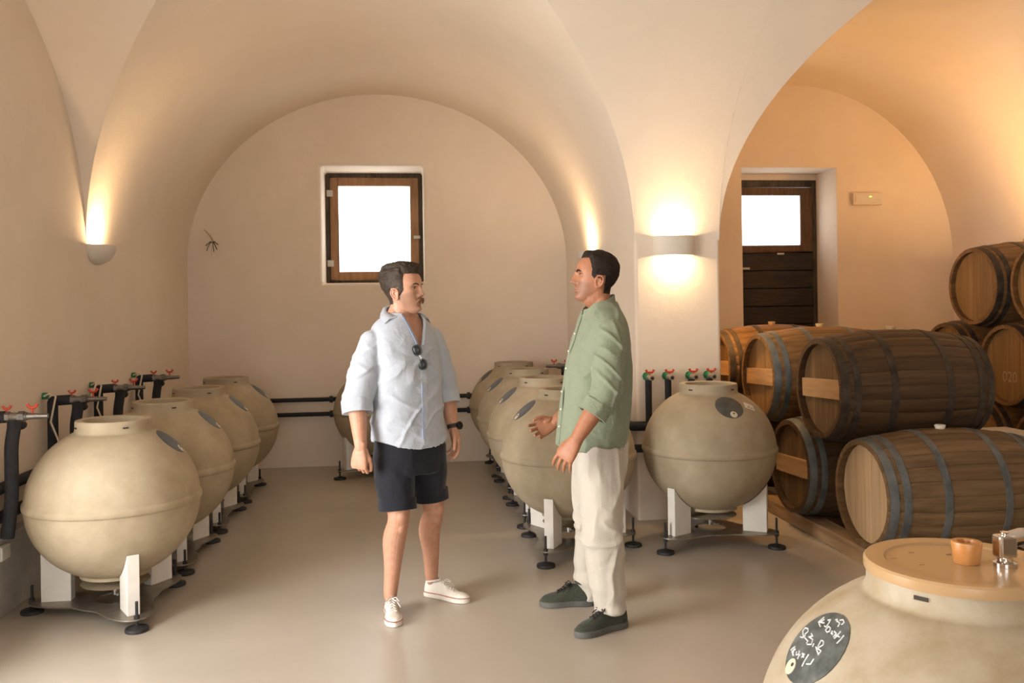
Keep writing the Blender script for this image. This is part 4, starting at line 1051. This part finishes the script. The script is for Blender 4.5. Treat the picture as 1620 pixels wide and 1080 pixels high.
    if len(pk2) > 4: strip(pk2, lat, .0055, .001).build('placket_lining', m_shirt1b, so, smooth=60)
    pc = [surface_path(bv, TF, [(l, z)], .003) for l, z in ((.055, zb-.03), (.135, zb-.03), (.137, zb-.13), (.096, zb-.15), (.057, zb-.13))]
    pc = [x[0] for x in pc if x]
    if len(pc) == 5: MB().tube(pc+[pc[0]], .0016, 6).build('pocket_seam', m_shirt1, so)
    # shorts
    st = MB(); e = rings_interp([(645, 672, .185, .130), (647, 700, .190, .135), (647, 725, .195, .138), (648, 745, .180, .125)], 4)
    st.loft([oval(at(a, b, t0), lat, f, c, d, 40, 2.4) for a, b, c, d in e])
    for pts, rad in (([at(624, 705, 4.58), at(624, 750, 4.56), at(628, 804, 4.54)], [.105, .104, .091]), ([at(672, 705, 4.68), at(676, 745, 4.69), at(682, 788, 4.71)], [.105, .100, .083])):
        limb(st, pts, rad, 28, 5, ends=False)
    stm = remesh(st, .0055, 3, 'shorts')
    displace(stm, lambda p: .008*(ridge(nz(p, 7, 7, 5, 2))-.45)+.003*nz(p, 20, 20, 12, 5))
    sho = link('shorts', stm, m_shorts, root); sho['label'] = 'dark navy shorts with rolled hems'
    for c, d, r in ((at(628, 800, 4.54), (Rk-Rh).normalized(), .093), (at(682, 784, 4.71), (Lk-Lh).normalized(), .085)):
        mb = MB(); a = (f-d*f.dot(d)).normalized(); b = d.cross(a); rings = []
        for x, q in ((-.038, r-.002), (-.036, r+.006), (.0, r+.006), (.020, r+.005), (.022, r), (.0, r-.012)):
            rings.append([c+d*x+(a*math.cos(2*math.pi*k/36)*(q)+b*math.sin(2*math.pi*k/36)*q)*(1+.012*math.sin(3*k*.35)) for k in range(36)])
        mb.loft(rings, cap=False).build('hem_cuff', m_shorts, sho, smooth=60)
    # shoes
    shoe(root, Vector((at(616, 947, 4.60).x, at(616, 947, 4.60).y, 0)), TOW*.98+RIGHT*.22, .285, 'canvas')
    g = at(678, 938, 4.82); shoe(root, Vector((g.x-.02*RIGHT.x, g.y, 0)), RIGHT*.86+TOW*.52, .285, 'canvas')
    # watch on the left wrist
    wc = at(716.5, 674, 4.74); d = (Lw-Le).normalized(); a = (RIGHT-d*RIGHT.dot(d)).normalized(); b = d.cross(a)
    mb = MB(); rings = []
    for x, q in ((-.011, .031), (-.011, .034), (.011, .034), (.011, .031)): rings.append([wc+d*x+(a*math.cos(2*math.pi*k/24)+b*math.sin(2*math.pi*k/24))*q for k in range(24)])
    wo = mb.loft(rings+[rings[0]], cap=False).build('wristwatch', m_black, root, smooth=40); wo['label'] = 'black sports watch on the left wrist'
    WF = Frame(wc+a*.030+TOW*.012, a*.8+TOW*.6, UP); mb = MB()
    mb.loft([oval(WF(x, 0, 0), WF.y, WF.z, q, q, 24, 2) for x, q in ((0, .020), (.003, .0225), (.010, .0225), (.013, .019))]); mb.build('watch_case', m_bpl, wo, smooth=40)
    # sunglasses hooked on the placket: a thing of its own
    sg_ = thing('sunglasses', 'black sunglasses hanging from the open shirt front', 'sunglasses', tuple(at(662, 566, 4.48)))
    base = sg_.location.copy()
    def lp(px, py, off):
        q = TF.inv(at(px, py, t0)); cam_o = Vector((0, 0, CH)); hit = bv.ray_cast(cam_o, (at(px, py, 1)-cam_o).normalized()); return (hit[0]+TOW*off) if hit[0] is not None else at(px, py, 4.48)
    for (px, py) in ((659.5, 553.5), (668.5, 576)):
        c = lp(px, py, .016)-base; ax1 = (RIGHT*.34-UP*.94).normalized(); ax2 = ax1.cross(TOW).normalized()
        outer = oval(c, ax1, ax2, .0255, .0215, 28, 2.5)
        MB().loft([[p-TOW*.002 for p in outer], outer, [p+TOW*.002 for p in oval(c, ax1, ax2, .023, .019, 28, 2.5)]]).build('lens', m_bpl, sg_, smooth=40)
        MB().tube([p+TOW*.001 for p in outer]+[outer[0]+TOW*.001], .0032, 8).build('rim', m_black, sg_, smooth=60)
    p1, p2 = lp(662.5, 561, .017)-base, lp(666, 569, .017)-base
    MB().tube([p1, (p1+p2)/2+RIGHT*.008, p2], .0022, 8).build('bridge', m_steel, sg_, smooth=60)
    for (pa, pb) in (((655, 549), (652, 590)), ((673, 583), (664, 600))):
        a_, b_ = lp(*pa, .012)-base, lp(*pb, .006)-base
    a_ = lp(654.5, 549, .012)-base; MB().tube([a_, a_-TOW*.012, a_-TOW*.02+UP*-.01], .003, 8).build('temple', m_black, sg_, smooth=60)
    a_ = lp(672, 583, .012)-base; MB().tube([a_, a_-TOW*.008+UP*.004, a_-TOW*.012+UP*.006], .003, 8).build('temple', m_black, sg_, smooth=60)
    return root
localize(man_blue())
# ---------------- man in the sage green shirt and cream trousers
def man_green():
    t0 = 4.46
    ps = math.radians(12); f = -RIGHT*math.cos(ps)+TOW*math.sin(ps); lat = UP.cross(f)
    g0 = at(940, 985, t0); root = thing('person', 'person in a sage green shirt and cream trousers gesturing, facing left', 'person', (g0.x, g0.y, 0))
    c0 = at(940, 600, t0); TF = Frame(Vector((c0.x, c0.y, 0)), f, UP)
    rows = [(951, 476, .068, .068), (952, 484, .098, .080), (953, 495, .145, .098), (953, 510, .175, .118), (951, 532, .190, .137), (947, 565, .188, .155), (944, 605, .184, .168), (941, 645, .186, .176), (937, 680, .190, .175), (934, 700, .192, .172), (933, 708, .192, .171)]
    rr = rings_interp(rows, 4); n = len(rr)
    def torso(off, hem=False):
        L_ = []
        for i, (px, py, a, b) in enumerate(rr):
            k = max(0, (i-(n-7))/6); L_.append(oval(at(px, py, t0), lat, f, a-off, b-off, 44, 2.3, (lambda t, k=k: k*(.006*math.cos(t)**2-.008-.022*(-math.sin(t)))) if hem else None))
        return L_
    body = MB(); body.loft(torso(.028)[3:])
    Ls, Le, Lw = at(966, 528, 4.285), at(957, 621, 4.15), at(911, 695, 4.11)
    Rs, Re, Rw = at(946, 524, 4.65), at(930, 628, 4.73), at(877, 667, 4.70)
    limb(body, [Ls, Le, Le.lerp(Lw, .3), Lw], [.058, .047, .050, .031]); limb(body, [Rs, Re, Re.lerp(Rw, .3), Rw], [.058, .046, .049, .031])
    hand(body, Lw, -RIGHT*.55-UP*.83, TOW*.80-RIGHT*.35+UP*.35, -1, [(.28, .42, .25), (.32, .42, .25), (.32, .42, .25), (.30, .40, .25)], .2, .17, 1.12)
    hand(body, Rw, -RIGHT*.80-UP*.36+TOW*.25, -TOW*.62-UP*.30-RIGHT*.45, 1, [(.35, .5, .35), (.42, .5, .35), (.45, .5, .35), (.45, .5, .35)], .5, .22, 1.08)
    body.ell(at(946, 715, t0), (.14, .14, .11))
    Lh, Lk, La = at(950, 715, 4.37), at(951, 832, 4.31), at(968, 950, 4.27); Rh, Rk, Ra = at(944, 715, 4.55), at(937, 822, 4.62), at(932, 925, 4.66)
    for h_, k_, a_ in ((Lh, Lk, La), (Rh, Rk, Ra)):
        limb(body, [h_, h_.lerp(k_, .5), k_, k_.lerp(a_, .35), a_, a_-UP*.03], [.09, .078, .058, .058, .036, .026])
    sc = 1.06; ph = math.radians(6); fx = -RIGHT*math.cos(ph)+TOW*math.sin(ph); HF = Frame(at(940, 437, 4.45), fx+UP*.10, UP-fx*.10)
    limb(body, [HF(-.015, 0, -.04), HF(-.022, 0, -.10), at(951, 488, t0), at(951, 515, t0)], [.066, .064, .066, .075], 22)
    limb(body, [HF(-.03, 0, -.07), at(957, 505, 4.37)], [.045, .03]); limb(body, [HF(-.03, 0, -.07), at(950, 505, 4.55)], [.045, .03])
    limb(body, [HF(.02, 0, -.075), HF(-.005, 0, -.105)], [.05, .06])
    head(body, HF, sc, 1.8, 1.22)
    me = remesh(body, .0027, 3, 'body')
    def stub(q):
        j = ss(.0, .04, q.x)*(1-ss(-.05, -.03, q.z+(.03-q.x)*.2))*ss(-.135, -.10, q.z); return .5*j
    paint(me, HF, sc, stub); link('body', me, m_skin2, root)
    def region(q):
        front = max(.030-q.x+max(0, q.z-.03)*.25, min((q.z-.080)*1.2, .085-q.x+.02))
        low = q.z+.080 if q.x < -.034 else (q.z+.018-max(0, q.x-.012)*1.0 if q.x > .007 else -1+(1.012 if q.z > .004 else 0)+q.z-.004)
        if abs(q.y) > .0770 and q.z < .012: return -1
        return min(front, low)
    def thick(q): return .0050+.008*ss(.03, .09, q.z)+.005*ss(.0, .05, q.x)*ss(.07, .1, q.z)-.003*(1-ss(-.07, -.03, q.z))
    hr = hair_from(me, HF, sc, region, thick, 'hair', .45, root, m_hair2); hr['label'] = 'short dark cropped hair'
    eyes(root, HF, sc, m_hair2, .0046)
    sh = MB(); sh.loft(torso(0, True))
    def sleeve(S, E, W, fr, r):
        e2 = E.lerp(W, fr); limb(sh, [S, S.lerp(E, .45), E, e2], r, 24, 5, ends=False); sh.ell(S, (r[0]*.98,)*3); return e2
    lc = sleeve(Ls, Le, Lw, .42, [.070, .077, .069, .059]); rc = sleeve(Rs, Re, Rw, .40, [.068, .076, .068, .060])
    sm = remesh(sh, .0055, 9, 'shirt')
    zh_ = at(940, 712, t0).z
    def fold(p):
        q = TF.inv(p); d1 = Vector((q.x*.92+q.z*.38, q.y, q.z*.92-q.x*.38)); arm = ss(.16, .22, abs(q.y)); a2 = Vector((q.x*.6+q.z*.8, q.y, q.z*.6-q.x*.8))
        c = (1-arm)*crease(nz(d1, 8, 6, 2.2, 7)+.12*nz(p, 15, 15, 12, 2))+arm*(crease(nz(a2, 3.2, 4, 11, 4), 4)+.8*crease(nz(p, 9, 7, 3, 6), 5))
        return (.0085*c-.002+.008*nz(d1, 8, 6, 3, 4))*(1-.65*(1-ss(zh_, zh_+.10, p.z)))
    displace(sm, fold)
    zt = at(950, 477, t0).z
    nb = at(946, 483, t0); bm = bmesh.new(); bm.from_mesh(sm); dl = []
    for fc in bm.faces:
        dn = fc.calc_center_median()-nb; df, dt = dn.dot(f), dn.dot(lat); hd = math.hypot(df, dt)
        if hd < .086 and dn.z > -.014-.038*(df/.083): dl.append(fc)
    bmesh.ops.delete(bm, geom=dl, context='FACES'); bm.to_mesh(sm); bm.free()
    so = link('shirt', sm, m_shirt2, root); so['label'] = 'sage green linen shirt with band collar and rolled sleeves'
    bv = BVHTree.FromPolygons([v.co.copy() for v in sm.vertices], [tuple(p.vertices) for p in sm.polygons])
    # band collar
    rings = []
    for dz, q in ((-.016, .004), (.0, .001), (.018, -.001), (.022, -.004), (.016, -.008), (-.012, -.005)):
        ring = []
        for k in range(41):
            a = math.pi*.03+2*math.pi*(1-.03)*k/40
            ring.append(nb+f*((.083+q)*math.cos(a))+lat*((.085+q)*math.sin(a))+UP*(dz-.038*(math.cos(a)+.35)+.010))
        rings.append(ring)
    MB().loft(rings+[rings[0]], close=False, cap=False).build('band_collar', m_shirt2, so, smooth=60)
    for e2, E, W, r in ((lc, Le, Lw, .062), (rc, Re, Rw, .062)):
        d = (W-E).normalized(); a = d.orthogonal().normalized(); b = d.cross(a); mb = MB(); rings = []
        for x, q in ((-.050, r+.002), (-.048, r+.010), (-.01, r+.010), (.014, r+.012), (.016, r+.005), (.0, r-.006)): rings.append([e2+d*x+(a*math.cos(2*math.pi*k/28)+b*math.sin(2*math.pi*k/28))*(q+.003*math.sin(k*1.9)) for k in range(28)])
        mb.loft(rings, cap=False).build('cuff', m_shirt2, so, smooth=60)
    zc = at(915, 500, t0).z; zh = at(880, 700, t0).z
    pk = surface_path(bv, TF, [(.0, zc-(zc-zh)*i/22) for i in range(23)], .0025)
    if len(pk) > 5:
        strip(pk, lat, .017, .0016).build('placket', m_shirt2, so, smooth=60)
        for i in range(1, 7):
            p = pk[min(len(pk)-1, int(i*len(pk)/7))]; MB().ell(p+f*.003, (.0055, .0055, .0055), 10, 6).build('button', m_button, so, smooth=180)
    # trousers
    st = MB(); e = rings_interp([(945, 672, .165, .130), (946, 700, .170, .135), (947, 730, .175, .132), (947, 752, .155, .115)], 4)
    st.loft([oval(at(a, b, t0), lat, f, c, d, 40, 2.3) for a, b, c, d in e])
    limb(st, [at(950, 710, 4.37), at(950, 770, 4.34), at(952, 840, 4.31), at(958, 905, 4.29), at(963, 940, 4.28), at(966, 964, 4.28)], [.118, .115, .100, .092, .084, .077], 28, 5, ends=False)
    limb(st, [at(943, 710, 4.55), at(938, 770, 4.59), at(937, 830, 4.62), at(934, 890, 4.64), at(935, 944, 4.65)], [.112, .108, .093, .084, .070], 28, 5, ends=False)
    pm = remesh(st, .0055, 3, 'trousers')
    zlo, zkn = at(960, 960, 4.3).z, at(950, 840, 4.3).z
    def pf(p):
        low = 1-ss(zlo, zlo+.22, p.z); return .010*crease(nz(p, 7, 7, 2.6, 11)+.15*nz(p, 14, 14, 9, 3), 4)-.003+.016*low*nz(p, 5, 5, 19, 6)+.011*crease(nz(p, 5, 5, 11, 8), 4)*(1-ss(0, .20, abs(p.z-zkn)))+.006*nz(p, 8, 8, 3, 2)
    displace(pm, pf)
    po = link('trousers', pm, m_pants2, root); po['label'] = 'loose cream cotton trousers'
    gl = at(990, 984, 4.31); shoe(root, Vector((gl.x, gl.y, 0)), -RIGHT*.86+TOW*.51, .30, 'suede')
    gr = at(941, 962, 4.62); shoe(root, Vector((gr.x, gr.y, 0)), -RIGHT*.99+TOW*.05, .29, 'suede')
    return root
localize(man_green())
